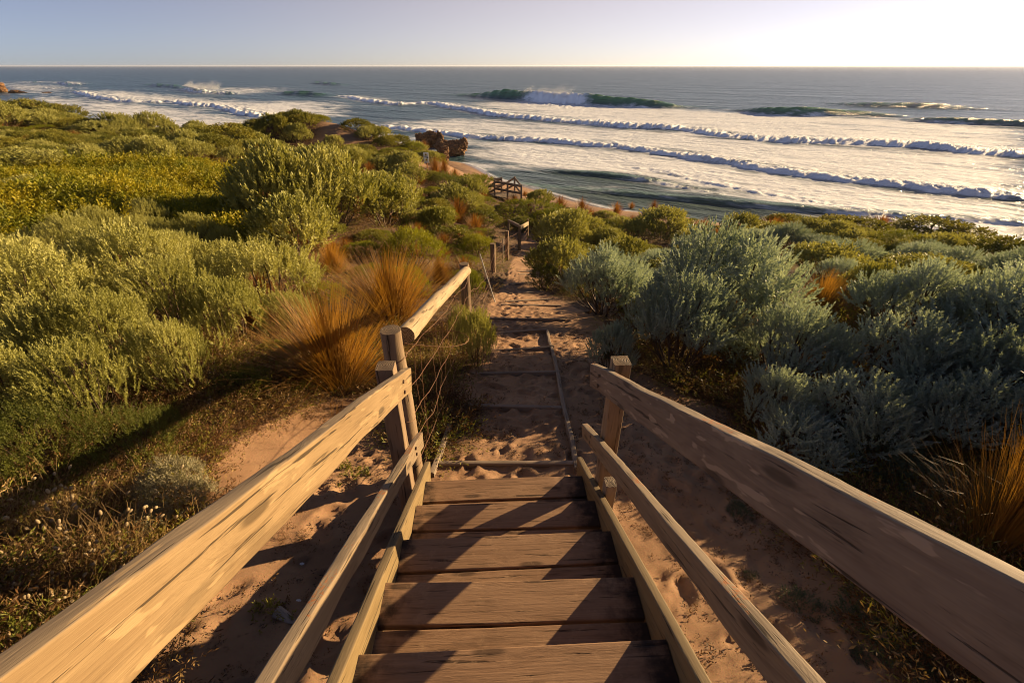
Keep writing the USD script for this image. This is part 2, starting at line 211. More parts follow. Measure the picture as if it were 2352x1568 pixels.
# the sea: "foam" is how much of the surface is white water, "green" the backlit glow of a thin crest, painted into the water colour, "shoal" how shallow
WDIR = math.atan2(-42, 64)      # the crests run from far left to near right
mat('sea', {'ge': ('geometry', {}), 'fo': ('attribute', {'attribute': 'foam'}), 'gn': ('attribute', {'attribute': 'green'}), 'so': ('attribute', {'attribute': 'shoal'}),
            'ro': ('vector_rotate', {'rotate_type': 'z_axis', 'angle': -WDIR}),
            'mp': ('mapping', {'scale': (0.30, 0.95, 1.0)}), 'mq': ('mapping', {'scale': (0.5, 1.0, 1.0)}), 'ml': ('mapping', {'scale': (0.018, 0.075, 1.0)}),
            'f1': ('noise_texture', {'scale': 0.75, 'detail': 9, 'roughness': 0.72, 'distortion': 1.2}), 'f2': ('voronoi_texture', {'feature': 'distance_to_edge', 'scale': 0.8, 'detail': 3, 'roughness': 0.7}),
            'dn': ('noise_texture', {'scale': 0.7, 'detail': 3}), 'dm': ('vector_math', {'math_type': 'multiply_add', 'vector2': (1.6, 1.6, 0)}),
            'fv': ('map_range', {'from_min': 0.0, 'from_max': 0.30, 'to_min': 0.85, 'to_max': 0.2, 'clamp': True}), 'fm0': ('mix_float', {'fac': 0.4}), 'f0': ('noise_texture', {'scale': 0.26, 'detail': 7, 'roughness': 0.62, 'distortion': 1.4}), 'fm': ('mix_float', {'fac': 0.5}),
            'fc': ('map_range', {'from_min': 0.3, 'from_max': 0.7, 'to_min': 0.0, 'to_max': 1.0, 'clamp': False}), 'sum': ('math', {'math_type': 'add'}), 'mk': ('map_range', {'range_type': 'smoothstep', 'from_min': 0.86, 'from_max': 1.36, 'to_min': 0.0, 'to_max': 0.95, 'clamp': True}),
            'w1': ('noise_texture', {'scale': 0.6, 'detail': 7, 'roughness': 0.62}), 'w2': ('noise_texture', {'scale': 3.2, 'detail': 4, 'roughness': 0.6}), 'w3': ('noise_texture', {'scale': 1.0, 'detail': 6, 'roughness': 0.6}), 'wh': ('math', {'math_type': 'multiply_add', 'value2': 0.16}), 'wl': ('math', {'math_type': 'multiply_add', 'value2': 5.0}),
            'bw': ('bump', {'strength': 1.0, 'distance': 0.9}), 'bf': ('bump', {'strength': 1.0, 'distance': 0.5}),
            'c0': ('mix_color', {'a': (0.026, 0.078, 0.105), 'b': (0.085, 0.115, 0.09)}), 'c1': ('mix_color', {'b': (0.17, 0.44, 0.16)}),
            'pw': ('principled_bsdf', {'roughness': 0.25, 'ior': 1.33, 'specular_ior_level': 0.3}), 'pf': ('principled_bsdf', {'roughness': 0.85, 'base_color': (0.86, 0.87, 0.88), 'specular_ior_level': 0.2}), 'ms': ('mix_closure', {})},
    [('ge.position', 'ro.vector'), ('ro.vector', 'mp.vector'), ('ro.vector', 'mq.vector'), ('ro.vector', 'ml.vector'), ('mp.vector', 'f1.vector'), ('mq.vector', 'dn.vector'), ('dn.color', 'dm.vector1'), ('mq.vector', 'dm.vector3'), ('dm.vector', 'f2.vector'), ('f2.distance', 'fv.value'), ('f1.fac', 'fm0.a'), ('fv.result', 'fm0.b'), ('mp.vector', 'f0.vector'), ('fm0.result', 'fm.a'), ('f0.fac', 'fm.b'), ('fm.result', 'fc.value'), ('fc.result', 'sum.value1'), ('fo.fac', 'sum.value2'), ('sum.value', 'mk.value'),
     ('mp.vector', 'w1.vector'), ('mp.vector', 'w2.vector'), ('ml.vector', 'w3.vector'), ('w2.fac', 'wh.value1'), ('w1.fac', 'wh.value3'), ('w3.fac', 'wl.value1'), ('wh.value', 'wl.value3'), ('wl.value', 'bw.height'), ('fm.result', 'bf.height'), ('bw.normal', 'pw.normal'), ('bf.normal', 'pf.normal'),
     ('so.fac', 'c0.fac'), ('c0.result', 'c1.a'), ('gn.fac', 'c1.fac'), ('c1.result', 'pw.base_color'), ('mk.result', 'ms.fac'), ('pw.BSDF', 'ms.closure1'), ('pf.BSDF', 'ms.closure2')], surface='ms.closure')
mat('spray', {'p': ('principled_bsdf', {'base_color': (0.85, 0.85, 0.85), 'roughness': 0.9}), 't': ('translucent_bsdf', {'color': (0.85, 0.85, 0.85)}), 'ms': ('mix_closure', {'fac': 0.5})}, [('p.BSDF', 'ms.closure1'), ('t.BSDF', 'ms.closure2')], surface='ms.closure')

# ------------------------------------------------------------------ terrain (x right, y ahead, z relative to the eye)
AZ = -0.04145; M = 0.501
A_ = np.array([math.sin(AZ), math.cos(AZ)]); B_ = np.array([math.cos(AZ), -math.sin(AZ)])
def S(s, t, z): p = A_ * s + B_ * t; return np.array([p[0], p[1], ZC + z])
ctrl = np.array([
 (0,-6,.9),(-5,-6,.9),(6,-6,.7),(0,-2,-.95),(0,0,-1.95),(0,1,-2.42),(.1,2.0,-2.78),(.1,2.7,-2.93),(0,3.9,-3.22),(-.05,5,-3.46),(0,6.6,-3.85),(0,8.5,-4.35),(0,12,-5.15),(.1,16.5,-6.2),(.35,20,-6.95),(0,26,-7.5),(-.5,31,-7.75),
 (-1.5,2,-2.72),(-2.4,2,-2.5),(-3,1,-2.15),(-2.2,3.2,-2.85),(-5,3,-2.55),(-4,5,-2.9),(-8,6,-2.75),(-1.2,4.2,-3.25),(-1.3,6,-3.6),(-2.6,7,-3.65),(-1.2,9,-4.35),(-4,9,-3.75),(-9,9.5,-3.0),(-10.3,14.2,-3.45),(-6.2,15,-4.15),(-3,14,-4.8),(-2,19,-6.0),
 (-14,9,-2.4),(-20,14,-2.6),(-16,22,-3.5),(-9,24,-4.6),(-5.6,30,-5.75),(-4,33,-6.9),(-10,33,-5.2),(-13,39,-3.95),(-17,40,-3.6),(-15,35.5,-4.9),(-9,38,-5.35),(-6.2,38.5,-6.3),(-22,41,-5.5),(-28,40,-5.4),(-35,41,-5.2),(-42,39,-4.1),(-50,33,-3.4),(-30,25,-3.1),(-40,15,-2.4),(-25,0,-.8),(-9,-1,-1.2),
 (-17,47,-9.0),(-30,49,-9.4),(-44,49,-9.6),(-62,45,-9.6),(-70,30,-5),(-9.5,45,-9.0),(-8,52,-8.7),(-6.5,42,-8.2),(-4.5,46,-8.6),(-3.0,41,-8.25),(0,39.5,-8.6),(-1.2,36,-8.1),(2.4,36.5,-8.7),(2.0,41.8,-9.25),(6,36.8,-9.3),(9.5,34,-9.3),(-1,47,-9.5),
 (5.5,29.5,-7.75),(7.5,32.5,-8.9),(3,31,-7.8),(9.8,27,-7.6),(14,29.5,-9.2),(16,20.5,-6.75),(19,24,-8.8),(15.2,14.2,-5.55),(18.5,16,-7.0),(24,17,-9.3),(14.2,11.5,-5.2),(18,9.5,-5.1),(24,10,-7.5),(30,8,-9.5),
 (3,6,-3.75),(3.2,9,-4.4),(4.6,5,-3.2),(1.55,5,-3.5),(1.3,3.35,-3.12),(3,3.4,-3.15),(1.6,2.14,-2.85),(2.2,.9,-2.4),(8,8,-3.6),(12,6,-3.1),(8,3,-2.3),(6,0,-1.5),(5,3,-2.75),(16,0,-2.2),(5,14,-5.6),(9,16,-5.8),(11,20,-6.6),(4,20,-6.9),(5,25,-7.4),
 (0,60,-12),(-20,65,-12),(-50,65,-12),(30,45,-12),(45,20,-12),(60,0,-11),(40,-6,-3),(-80,60,-12),(80,60,-14),(-100,100,-14),(100,100,-14),(0,110,-14)])
rbf = RBFInterpolator(ctrl[:, :2], ctrl[:, 2], kernel='thin_plate_spline', smoothing=0.02)
def axis(lo, f0, f1, hi, fine, grow, top):
    a = [f0]; 
    while a[-1] < f1: a.append(a[-1] + fine)
    st = fine
    while a[-1] < hi: st = min(st * grow, top); a.append(a[-1] + st)
    b = [f0]; st = fine
    while b[-1] > lo: st = min(st * grow, top); b.append(b[-1] - st)
    return np.array(b[::-1][:-1] + a)
gx = axis(-85, -2.6, 2.6, 65, 0.032, 1.045, 0.9); gy = axis(-7, 0.6, 8.0, 68, 0.032, 1.035, 0.7)
X, Y = np.meshgrid(gx, gy)
cx_, cy_ = np.meshgrid(np.linspace(-86, 66, 230), np.linspace(-8, 69, 150))
Zc = rbf(np.stack([cx_.ravel(), cy_.ravel()], 1)).reshape(cx_.shape)
from scipy.interpolate import RectBivariateSpline
spl = RectBivariateSpline(cy_[:, 0], cx_[0], Zc)
Z = spl.ev(Y.ravel(), X.ravel()).reshape(X.shape) + ZC
# bare ground: the path, the strips beside the stairs, the beach, blown-out sand on the left mound (outlines given where they lie in the picture)
P_ = shapely.Polygon
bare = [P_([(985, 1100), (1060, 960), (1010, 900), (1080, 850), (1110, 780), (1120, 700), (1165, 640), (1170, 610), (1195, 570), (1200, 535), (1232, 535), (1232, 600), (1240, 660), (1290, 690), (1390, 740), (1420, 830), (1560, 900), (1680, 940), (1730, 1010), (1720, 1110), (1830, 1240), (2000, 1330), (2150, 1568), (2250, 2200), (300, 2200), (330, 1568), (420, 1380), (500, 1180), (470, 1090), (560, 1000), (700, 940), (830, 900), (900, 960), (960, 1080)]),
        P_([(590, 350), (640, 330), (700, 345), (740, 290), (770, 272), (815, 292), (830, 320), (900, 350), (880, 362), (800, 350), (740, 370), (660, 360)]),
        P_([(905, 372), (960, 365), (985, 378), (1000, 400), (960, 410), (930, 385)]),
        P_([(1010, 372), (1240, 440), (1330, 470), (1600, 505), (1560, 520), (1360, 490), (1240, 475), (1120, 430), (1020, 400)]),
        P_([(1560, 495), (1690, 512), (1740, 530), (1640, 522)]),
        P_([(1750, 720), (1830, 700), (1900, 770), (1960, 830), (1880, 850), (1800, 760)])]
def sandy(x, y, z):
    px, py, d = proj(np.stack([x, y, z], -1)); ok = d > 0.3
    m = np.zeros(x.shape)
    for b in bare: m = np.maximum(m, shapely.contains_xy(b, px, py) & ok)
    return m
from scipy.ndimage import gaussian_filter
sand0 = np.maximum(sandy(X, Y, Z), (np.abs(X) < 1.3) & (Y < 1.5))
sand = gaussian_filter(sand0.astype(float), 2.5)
# vegetated dune is lumpy; bare sand is trodden
lump = (n2(X, Y, 0.55, 1, 3) - 0.5) * 0.35 * sstep(0.9, 3.0, np.abs(X) + 0 * Y) * (1 - sand) * (Z > 0.6)
Z = Z + lump + (n2(X, Y, 1.6, 5, 3) - 0.5) * 0.10 * sand
rng = np.random.default_rng(7)
D = np.zeros_like(Z)
def dent(cx, cy, rx, ry, an, dp):
    i0, i1 = np.searchsorted(gx, [cx - .3, cx + .3]); j0, j1 = np.searchsorted(gy, [cy - .3, cy + .3])
    xx, yy = X[j0:j1, i0:i1] - cx, Y[j0:j1, i0:i1] - cy
    u, v = xx * math.cos(an) + yy * math.sin(an), -xx * math.sin(an) + yy * math.cos(an)
    q = np.sqrt((u / rx) ** 2 + (v / ry) ** 2)
    D[j0:j1, i0:i1] += dp * (-np.exp(-(q * 1.2) ** 8) + 0.5 * np.exp(-((q - 1.2) / 0.25) ** 2))
for k in range(1500):
    big = k % 3 == 0
    y = rng.uniform(2.6, 14) if k < 1250 else rng.uniform(0.8, 3.2)
    x = rng.normal(0.1, 0.40) - 0.04145 * y if k < 850 else rng.uniform(-0.5, 1.7)
    if k >= 1250: x = rng.choice([-1, 1]) * rng.uniform(0.8, 2.1)
    w = rng.uniform(.05, .085) if big else rng.uniform(.025, .05)
    dent(x, y, w, w * rng.uniform(1.0, 2.2), rng.normal(0, 0.7), rng.uniform(.012, .034) if big else rng.uniform(.005, .014))
Z = Z + .034 * np.tanh(D / .034)
# sand has banked up level with each path step on its uphill side
ground_fn = RegularGridInterpolator((gy, gx), Z, bounds_error=False, fill_value=0.0)
def gz(x, y): return ground_fn(np.stack(np.broadcast_arrays(np.asarray(y, float), np.asarray(x, float)), -1))
def hit(px, py):
    """where the line of sight through a point of the photograph meets the ground (or the sea)"""
    r = ray(px, py); r = r / r[1]
    yy = np.concatenate([np.arange(0.4, 12, 0.02), np.arange(12, 66, 0.08)])
    p = np.array([0, 0, ZC]) + r * yy[:, None]
    under = p[:, 2] <= np.maximum(gz(p[:, 0], p[:, 1]), 0)
    k = int(np.argmax(under)) if under.any() else len(yy) - 1
    return p[k]
def scale_at(p): return float(proj(p)[2]) / FP      # metres per photo pixel at p
nx, ny = len(gx), len(gy)
ii = (np.arange(ny - 1)[:, None] * nx + np.arange(nx - 1)).ravel()
faces = np.vstack([np.stack([ii, ii + 1, ii + nx + 1], 1), np.stack([ii, ii + nx + 1, ii + nx], 1)])
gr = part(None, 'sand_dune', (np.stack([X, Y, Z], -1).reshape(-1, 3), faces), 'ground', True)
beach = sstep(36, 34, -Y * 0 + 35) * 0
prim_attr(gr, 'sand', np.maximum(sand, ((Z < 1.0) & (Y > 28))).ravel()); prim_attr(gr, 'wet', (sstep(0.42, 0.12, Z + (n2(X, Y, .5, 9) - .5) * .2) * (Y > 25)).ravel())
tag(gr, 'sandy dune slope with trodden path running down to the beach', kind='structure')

# ------------------------------------------------------------------ sea
tt = np.concatenate([np.linspace(0.36, 0.012, 330), np.geomspace(0.0115, 0.0003, 60)])
rr = ZC / tt
tn = np.concatenate([-np.geomspace(3.2, 1.27, 14)[:-1], np.linspace(-1.27, 1.27, 980), np.geomspace(1.27, 3.2, 14)[1:]])
SX, SY = rr[:, None] * tn[None], np.repeat(rr[:, None], len(tn), 1)
def line(pts): return np.array([on_z(a, b, 0.0)[:2] for a, b in pts])
pq = lambda ox, oy, k, pts: [(ox + k * a, oy + k * b) for a, b in pts]
c2 = lambda pts: pq(784, 117.6, .35, pts); c3 = lambda pts: pq(1568, 117.6, .35, pts); c1 = lambda pts: pq(0, 0, .35, pts)
# (line of the front foot, height, foam 0..1, painted green crest glow, back length)
WV = [
 (c2([(690, 720), (870, 760), (1000, 785), (1210, 798)]), .28, 1.0, 0, 2.2),
 (c2([(1180, 798), (1250, 795), (1400, 805), (1560, 812)]) + c3([(0, 900), (150, 940)]), .35, .3, .2, 2.5),
 (c2([(1600, 820), (1900, 840)]) + c3([(0, 903), (150, 942), (300, 985), (450, 1022), (640, 1048)]), .35, .8, .1, 2.5),
 (c3([(640, 1052), (850, 1075), (960, 1085), (1150, 1090)]), .3, .3, .15, 2.5),
 (c2([(60, 488), (130, 496), (300, 506), (500, 528), (700, 553), (900, 578), (1200, 593), (1500, 613), (1800, 640), (2000, 668), (2240, 698)]) + c3([(250, 735), (500, 788), (800, 832), (1000, 865), (1300, 888), (1500, 916), (1800, 950), (2240, 992), (2900, 1040)]), .75, 1.0, .0, 4),
 (c2([(-60, 290), (15, 300), (130, 330), (350, 358), (480, 352), (560, 345), (700, 378), (850, 400), (1000, 432), (1200, 445), (1400, 464), (1700, 490), (1900, 505), (2240, 520)]) + c3([(300, 572), (700, 605), (1000, 610), (1200, 612), (1500, 636), (1800, 662), (2240, 700), (2900, 760)]), 1.25, 1.0, .0, 6),
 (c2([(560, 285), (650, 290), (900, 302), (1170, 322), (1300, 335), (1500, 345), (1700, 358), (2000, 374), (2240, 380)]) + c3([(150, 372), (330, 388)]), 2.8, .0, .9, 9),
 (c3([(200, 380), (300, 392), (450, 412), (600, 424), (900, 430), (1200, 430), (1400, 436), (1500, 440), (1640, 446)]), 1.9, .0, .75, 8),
 (c3([(2000, 1262), (2090, 1290), (2240, 1322), (2700, 1400)]), .3, .9, .0, 2.5),
 (c3([(760, 338), (960, 347), (1100, 358), (1300, 366), (1600, 372), (1800, 380), (2240, 392)]), 1.3, .0, .3, 10),
 (c3([(1250, 448), (1450, 462), (1700, 474), (1950, 484), (2240, 494), (2900, 515)]), 1.2, .0, .4, 8),
 (c1([(470, 600), (520, 620), (600, 642), (750, 664), (950, 674), (1100, 666), (1200, 688), (1400, 705), (1480, 728), (1560, 752), (1700, 776), (1790, 760)]), 1.3, 1.0, 0, 6),
 (c1([(1185, 580), (1230, 598), (1330, 612), (1450, 618), (1560, 618), (1660, 614)]), 2.3, 1.0, .2, 8),
 (c1([(860, 560), (1000, 566), (1100, 574), (1190, 584)]), 1.5, .0, .3, 10), (c1([(1650, 616), (1800, 620), (2000, 628), (2240, 638)]), 1.4, .0, .35, 10),
 (c1([(-100, 545), (0, 545), (200, 542), (380, 545), (440, 562), (520, 560)]), 1.9, .9, .2, 10), (c1([(-100, 588), (0, 582), (150, 580), (400, 580), (500, 585)]), 1.2, .7, 0, 8),
 (c1([(1940, 545), (2000, 545), (2070, 552), (2200, 562), (2300, 566)]), 1.5, .0, .35, 10),
 (c1([(1180, 690), (1300, 700), (1420, 696)]), .8, .9, 0, 5)]
FO = [  # patches of spent foam
 (c2([(0, 440), (400, 470), (850, 430), (1200, 460), (1700, 500), (2240, 520)]) + c3([(400, 590), (1000, 620), (1600, 650), (2240, 700), (2240, 985), (1500, 905), (1000, 850), (500, 785), (0, 680)]) + c2([(1800, 630), (1200, 590), (700, 545), (100, 490)]), .60),
 (c2([(500, 560), (900, 580), (1500, 610), (2000, 665), (2240, 700)]) + c3([(500, 790), (1000, 870), (1700, 940), (2240, 1000), (2240, 1330), (1600, 1130), (1000, 1090), (500, 1030), (150, 940), (0, 890)]) + c2([(1900, 830), (1500, 790), (1100, 740), (850, 680), (830, 600)]), .64),
 (c2([(900, 330), (1170, 310), (1700, 345), (2240, 375)]) + c3([(400, 400), (900, 425), (1400, 440), (2000, 480), (2240, 500), (2240, 690), (1500, 620), (700, 595), (0, 510)]) + c2([(1700, 480), (1200, 435), (1000, 420), (850, 385)]), .62),
 (c1([(470, 590), (800, 590), (1200, 640), (1800, 670), (2240, 660), (2240, 780), (1790, 770), (1560, 750), (1200, 690), (900, 670), (600, 640)]), .62),
 (c1([(60, 640), (500, 640), (800, 680), (1200, 700), (1500, 760), (1750, 780), (1700, 830), (1300, 890), (900, 890), (600, 790), (430, 700), (300, 690), (150, 670)]), .60),
 (c1([(-100, 520), (200, 540), (450, 560), (500, 600), (600, 660), (0, 610), (-100, 600)]), .45),
 (c1([(1200, 590), (1700, 570), (1980, 575), (1700, 620), (1300, 620)]), .6),
 (c2([(-400, 560), (200, 520), (600, 560), (700, 700), (650, 740), (250, 600)]), .62),
 (c2([(690, 690), (900, 730), (1300, 790), (1250, 800), (900, 770), (690, 735)]), .7)]
H = np.zeros(SX.shape); FM = np.zeros(SX.shape); GN = np.zeros(SX.shape)
spx, spy, _ = proj(np.stack([SX, SY, np.zeros_like(SX)], -1))
patch = .72 + .5 * n2(SX, SY, .055, 24, 4)
for poly, v in FO:
    m = shapely.contains_xy(P_(poly).buffer(0), spx, spy).astype(float)
    FM = np.maximum(FM, gaussian_filter(m, (3.5, 22)) * (v + .09) * patch)
wob = (n2(SX, SY, 0.09, 21, 3) - 0.5)
rough = meshkit.fbm(np.stack([SX * 1.7, SY * 1.7, 0 * SX], -1), 5, 31) - 0.5
wob2 = n2(SX, SY, 0.45, 22, 4) - .5
tree_pts = []
for pts, h, fo, gn, back in WV:
    l = line(pts); seg = np.diff(l, axis=0); ln_ = np.linalg.norm(seg, axis=1); cum = np.concatenate([[0], np.cumsum(ln_)])
    u = np.arange(0, cum[-1], max(0.25, cum[-1] / 900)); q = np.stack([np.interp(u, cum, l[:, 0]), np.interp(u, cum, l[:, 1])], 1)
    q = gaussian_filter(q, (max(1, 2.5 / (u[1] - u[0])), 0), mode='nearest')
    tg = np.gradient(q, axis=0); tg /= np.linalg.norm(tg, axis=1, keepdims=True); nr = np.stack([-tg[:, 1], tg[:, 0]], 1); nr[nr[:, 1] < 0] *= -1     # seaward
    lo, hi = q.min(0) - 25, q.max(0) + 25
    sel = (SX > lo[0]) & (SX < hi[0]) & (SY > lo[1]) & (SY < hi[1])
    if not sel.any(): continue
    p = np.stack([SX[sel], SY[sel]], 1); d, k = cKDTree(q).query(p)
    sd = ((p - q[k]) * nr[k]).sum(1) + (wob[sel] * 2.2 + (wob2[sel] * 2.6 if fo > .5 else 0)) * min(1, h) * (1 if fo > .5 else .5)         # >0 seaward
    along = np.abs(((p - q[k]) * tg[k]).sum(1)); end = np.minimum(k, len(q) - 1 - k) * (u[1] - u[0])
    fade = sstep(0, (6 + 3 * h) if fo > .5 else min(14 * h + 6, .42 * cum[-1]), end) * sstep(4, 0.5, along) if len(q) > 30 else 1.0
    hh = h * (.5 if fo > .5 else .95) * ((0.3 if fo > .5 else .6) + (1.5 if fo > .5 else .9) * np.clip(n2(q[k][:, 0], q[k][:, 1], 0.10, 41, 2) - .2, 0, 1))
    fw = 0.75 * h + 0.35 if fo > .5 else 0.9 * h + .8
    prof = np.where(sd < 0, 0, np.where(sd < fw, sstep(0, fw, sd), np.exp(-((sd - fw) / back) ** 1.3)))
    H[sel] = np.maximum(H[sel], hh * prof * fade)
    if fo:
        fz = fade * fo * np.where(sd < fw * 1.2, np.where(sd < 0, .62 * np.exp(sd / (1.2 + 1.5 * h)), .62 + .38 * sstep(0, .4, sd)), np.exp(-np.maximum(sd - fw * 1.2, 0) / (back * .9)))
        FM[sel] = np.maximum(FM[sel], fz * (0.8 + .35 * wob2[sel]))
        H[sel] += rough[sel] * h * .85 * np.clip(fz, 0, 1) * prof
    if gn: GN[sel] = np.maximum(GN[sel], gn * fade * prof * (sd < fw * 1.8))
# the big green wave breaks white in its middle and at two spots
def breaks(cpx, half, pts_y, amount=1.0):
    m = sstep(1.7, .2, np.abs(spx - cpx) / half + (n2(SX, SY, .12, 71, 3) - .5) * .9) * sstep(22, 6, np.abs(spy - pts_y + (spx - cpx) * -.06)) * amount
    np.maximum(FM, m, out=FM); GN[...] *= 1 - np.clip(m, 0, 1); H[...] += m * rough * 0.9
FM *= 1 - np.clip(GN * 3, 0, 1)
breaks(1278, 70, 230)
H += (n2(SX, SY, 0.045, 51, 2) - .5) * 0.5 * sstep(60, 160, SY) + (n2(SX * .6, SY, .35, 52, 3) - .5) * .16 + rough * np.clip(FM, 0, 1) * .13
shoal = np.clip(sstep(75, 34, SY - 0.15 * SX), 0, 1) * 0.9
GZ = np.where(SY < 66, gz(SX, SY), -5)
FM = np.maximum(FM, sstep(-0.22, -0.02, GZ) * .55 * (SY > 33))
H *= .15 + .85 * sstep(-.1, -1.3, GZ)
# thin sheet of water where it runs up the beach
sv = np.stack([SX, SY, H], -1).reshape(-1, 3); nxs = len(tn)
ii = (np.arange(len(rr) - 1)[:, None] * nxs + np.arange(nxs - 1)).ravel()
sf = np.vstack([np.stack([ii, ii + 1, ii + nxs + 1], 1), np.stack([ii, ii + nxs + 1, ii + nxs], 1)])
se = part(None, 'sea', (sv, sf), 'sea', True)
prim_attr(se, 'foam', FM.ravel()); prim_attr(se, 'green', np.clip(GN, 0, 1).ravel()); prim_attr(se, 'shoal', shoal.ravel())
tag(se, 'rough sea with rows of white breakers rolling towards the beach', kind='structure')
# spray blown off the crest of the big wave
def spray(name, pts, n, h0, h1, size, label):
    l = line(pts); r_ = np.random.default_rng(len(label)); u = r_.uniform(0, 1, n); seg = np.linspace(0, 1, len(l))
    x, y = np.interp(u, seg, l[:, 0]), np.interp(u, seg, l[:, 1])
    env = (n2(u * 9, u * 0, 1.0, 77, 2) ** 1.5) * 1.5
    z = h0 + (h1 - h0) * r_.beta(1, 3.2, n) * env; x = x + (z - h0) * .9 + r_.normal(0, .35, n); y = y + r_.normal(1.6, .8, n)
    o = np.array([(1, 0, 0), (-.5, .87, 0), (-.5, -.87, 0), (0, 0, 1.3)]) * size
    v = (np.stack([x, y, z], 1)[:, None] + o[None] * r_.uniform(.4, 1.2, (n, 1, 1))).reshape(-1, 3)
    f = (np.arange(n)[:, None, None] * 4 + np.array([(0, 1, 3), (1, 2, 3), (2, 0, 3), (0, 2, 1)])).reshape(-1, 3)
    tag(part(None, name, (v, f), 'spray'), label, 'sea spray', kind='stuff')
spray('sea_spray', c2([(1165, 318), (1300, 330), (1480, 342)]), 14000, 1.3, 5.2, .05, 'white spray blown off the top of the big green wave')
spray('sea_spray', c1([(1200, 585), (1300, 606), (1420, 612)]), 7000, 1.2, 5.0, .07, 'thin spray above the far breaking wave at left')

mat_h = usdkit.material(stage, '/World/Looks/haze', {'v': ('principled_volume', {'color': (0.88, 0.9, 0.95), 'density': 0.00006, 'anisotropy': 0.35})}, [], volume='v.volume'); LOOK['haze'] = mat_h
hz = trimesh.creation.box(bounds=[(-38000, -38000, -16.0), (38000, 38000, 13.5)])
tag(part(None, 'haze', hz, 'haze'), 'thin sea haze over the water', kind='stuff')
# ------------------------------------------------------------------ beams
def beam_mesh(L, w, h, r=0.008, seg=0.06, amp=0.002, seed=0, round_=False, taper=0.0):
    n = max(2, int(L / seg)); xs = np.linspace(0, L, n + 1) - L / 2
    if round_:
        an = np.arange(18) / 18 * 2 * np.pi; ring = np.stack([np.cos(an) * w / 2, np.sin(an) * h / 2], 1)
    else:
        ring = []
        for sx, sy, a0 in ((1, 1, 0), (-1, 1, 90), (-1, -1, 180), (1, -1, 270)):
            for a in (0, 45, 90): ring.append((sx * (w / 2 - r) + r * math.cos(math.radians(a0 + a)), sy * (h / 2 - r) + r * math.sin(math.radians(a0 + a))))
        ring2 = []
        for k in range(12):   # an extra point on each flat side
            ring2.append(ring[k])
            if k % 3 == 2: q = ring[(k + 1) % 12]; ring2.append(((ring[k][0] + q[0]) / 2, (ring[k][1] + q[1]) / 2))
        ring = np.array(ring2)
    K = len(ring)
    v = np.concatenate([np.repeat(xs, K)[:, None], np.tile(ring, (n + 1, 1))], 1)
    v[:, 1:] *= 1 - taper * (v[:, :1] / L + .5)
    q = v * [4, 30, 30] + seed * 17.3
    d = np.stack([meshkit.fbm(q, 3, seed) - .5, meshkit.fbm(q + 50, 3, seed + 1) - .5], 1)
    v[:, 1:] += d * amp * 4 + (np.stack([meshkit.noise(np.stack([v[:, 0] * 1.3, 0 * v[:, 0], 0 * v[:, 0] + seed], 1), 3), meshkit.noise(np.stack([v[:, 0] * 1.3, 0 * v[:, 0] + 9, 0 * v[:, 0] + seed], 1), 4)], 1) - .5) * amp * 5
    f = []
    for i in range(n):
        a = i * K + np.arange(K); b = i * K + (np.arange(K) + 1) % K
        f += [np.stack([a, b, b + K], 1), np.stack([a, b + K, a + K], 1)]
    # end caps with own vertices, slightly domed
    c0 = len(v); v = np.vstack([v, v[:K], [[xs[0] - .001, 0, 0]], v[n * K:(n + 1) * K], [[xs[-1] + .001, 0, 0]]])
    k = np.arange(K); f.append(np.stack([np.full(K, c0 + K), c0 + (k + 1) % K, c0 + k], 1)); c1_ = c0 + K + 1
    f.append(np.stack([np.full(K, c1_ + K), c1_ + k, c1_ + (k + 1) % K], 1))
    return v, np.vstack(f)
def frame(p0, p1, up=(0, 0, 1)):
    p0, p1 = np.asarray(p0, float), np.asarray(p1, float); x = (p1 - p0) / np.linalg.norm(p1 - p0)
    y = np.cross(up, x); y /= np.linalg.norm(y); z = np.cross(x, y)
    m = np.eye(4); m[:3, 0], m[:3, 1], m[:3, 2], m[:3, 3] = x, y, z, (p0 + p1) / 2; return m
bseed = [0]
def beam(parent, name, p0, p1, w, h, material, up=(0, 0, 1), **kw):
    bseed[0] += 1; p0, p1 = np.asarray(p0, float), np.asarray(p1, float)
    L = np.linalg.norm(p1 - p0); mtx = frame(p0, p1, up)
    if parent is not None:
        o = UsdGeom.Xformable(parent).ComputeLocalToWorldTransform(Usd.TimeCode.Default()).ExtractTranslation(); mtx[:3, 3] -= np.array(o)
    return part(parent, name, beam_mesh(L, w, h, seed=bseed[0], **kw), material, 50, mtx)
def tubes(paths, radii, sides=4):
    vs, fs, n = [], [], 0
    for p, r in zip(paths, radii):
        p = np.asarray(p, float); t = np.gradient(p, axis=0); t /= np.linalg.norm(t, axis=1, keepdims=True) + 1e-12
        a = np.cross(t, np.where(np.abs(t[:, 2:]) < .9, [0, 0, 1.], [1., 0, 0])); a /= np.linalg.norm(a, axis=1, keepdims=True) + 1e-12; b = np.cross(t, a)
        an = np.arange(sides) * 2 * np.pi / sides; r = np.broadcast_to(r, (len(p),))
        v = p[:, None] + r[:, None, None] * (np.cos(an)[None, :, None] * a[:, None] + np.sin(an)[None, :, None] * b[:, None])
        i, j = np.meshgrid(np.arange(len(p) - 1), np.arange(sides), indexing='ij')
        q = np.stack([i * sides + j, i * sides + (j + 1) % sides, (i + 1) * sides + (j + 1) % sides, (i + 1) * sides + j], -1).reshape(-1, 4) + n
        vs.append(v.reshape(-1, 3)); fs.append(np.vstack([q[:, [0, 1, 2]], q[:, [0, 2, 3]]])); n += len(p) * sides
    return np.vstack(vs), np.vstack(fs)

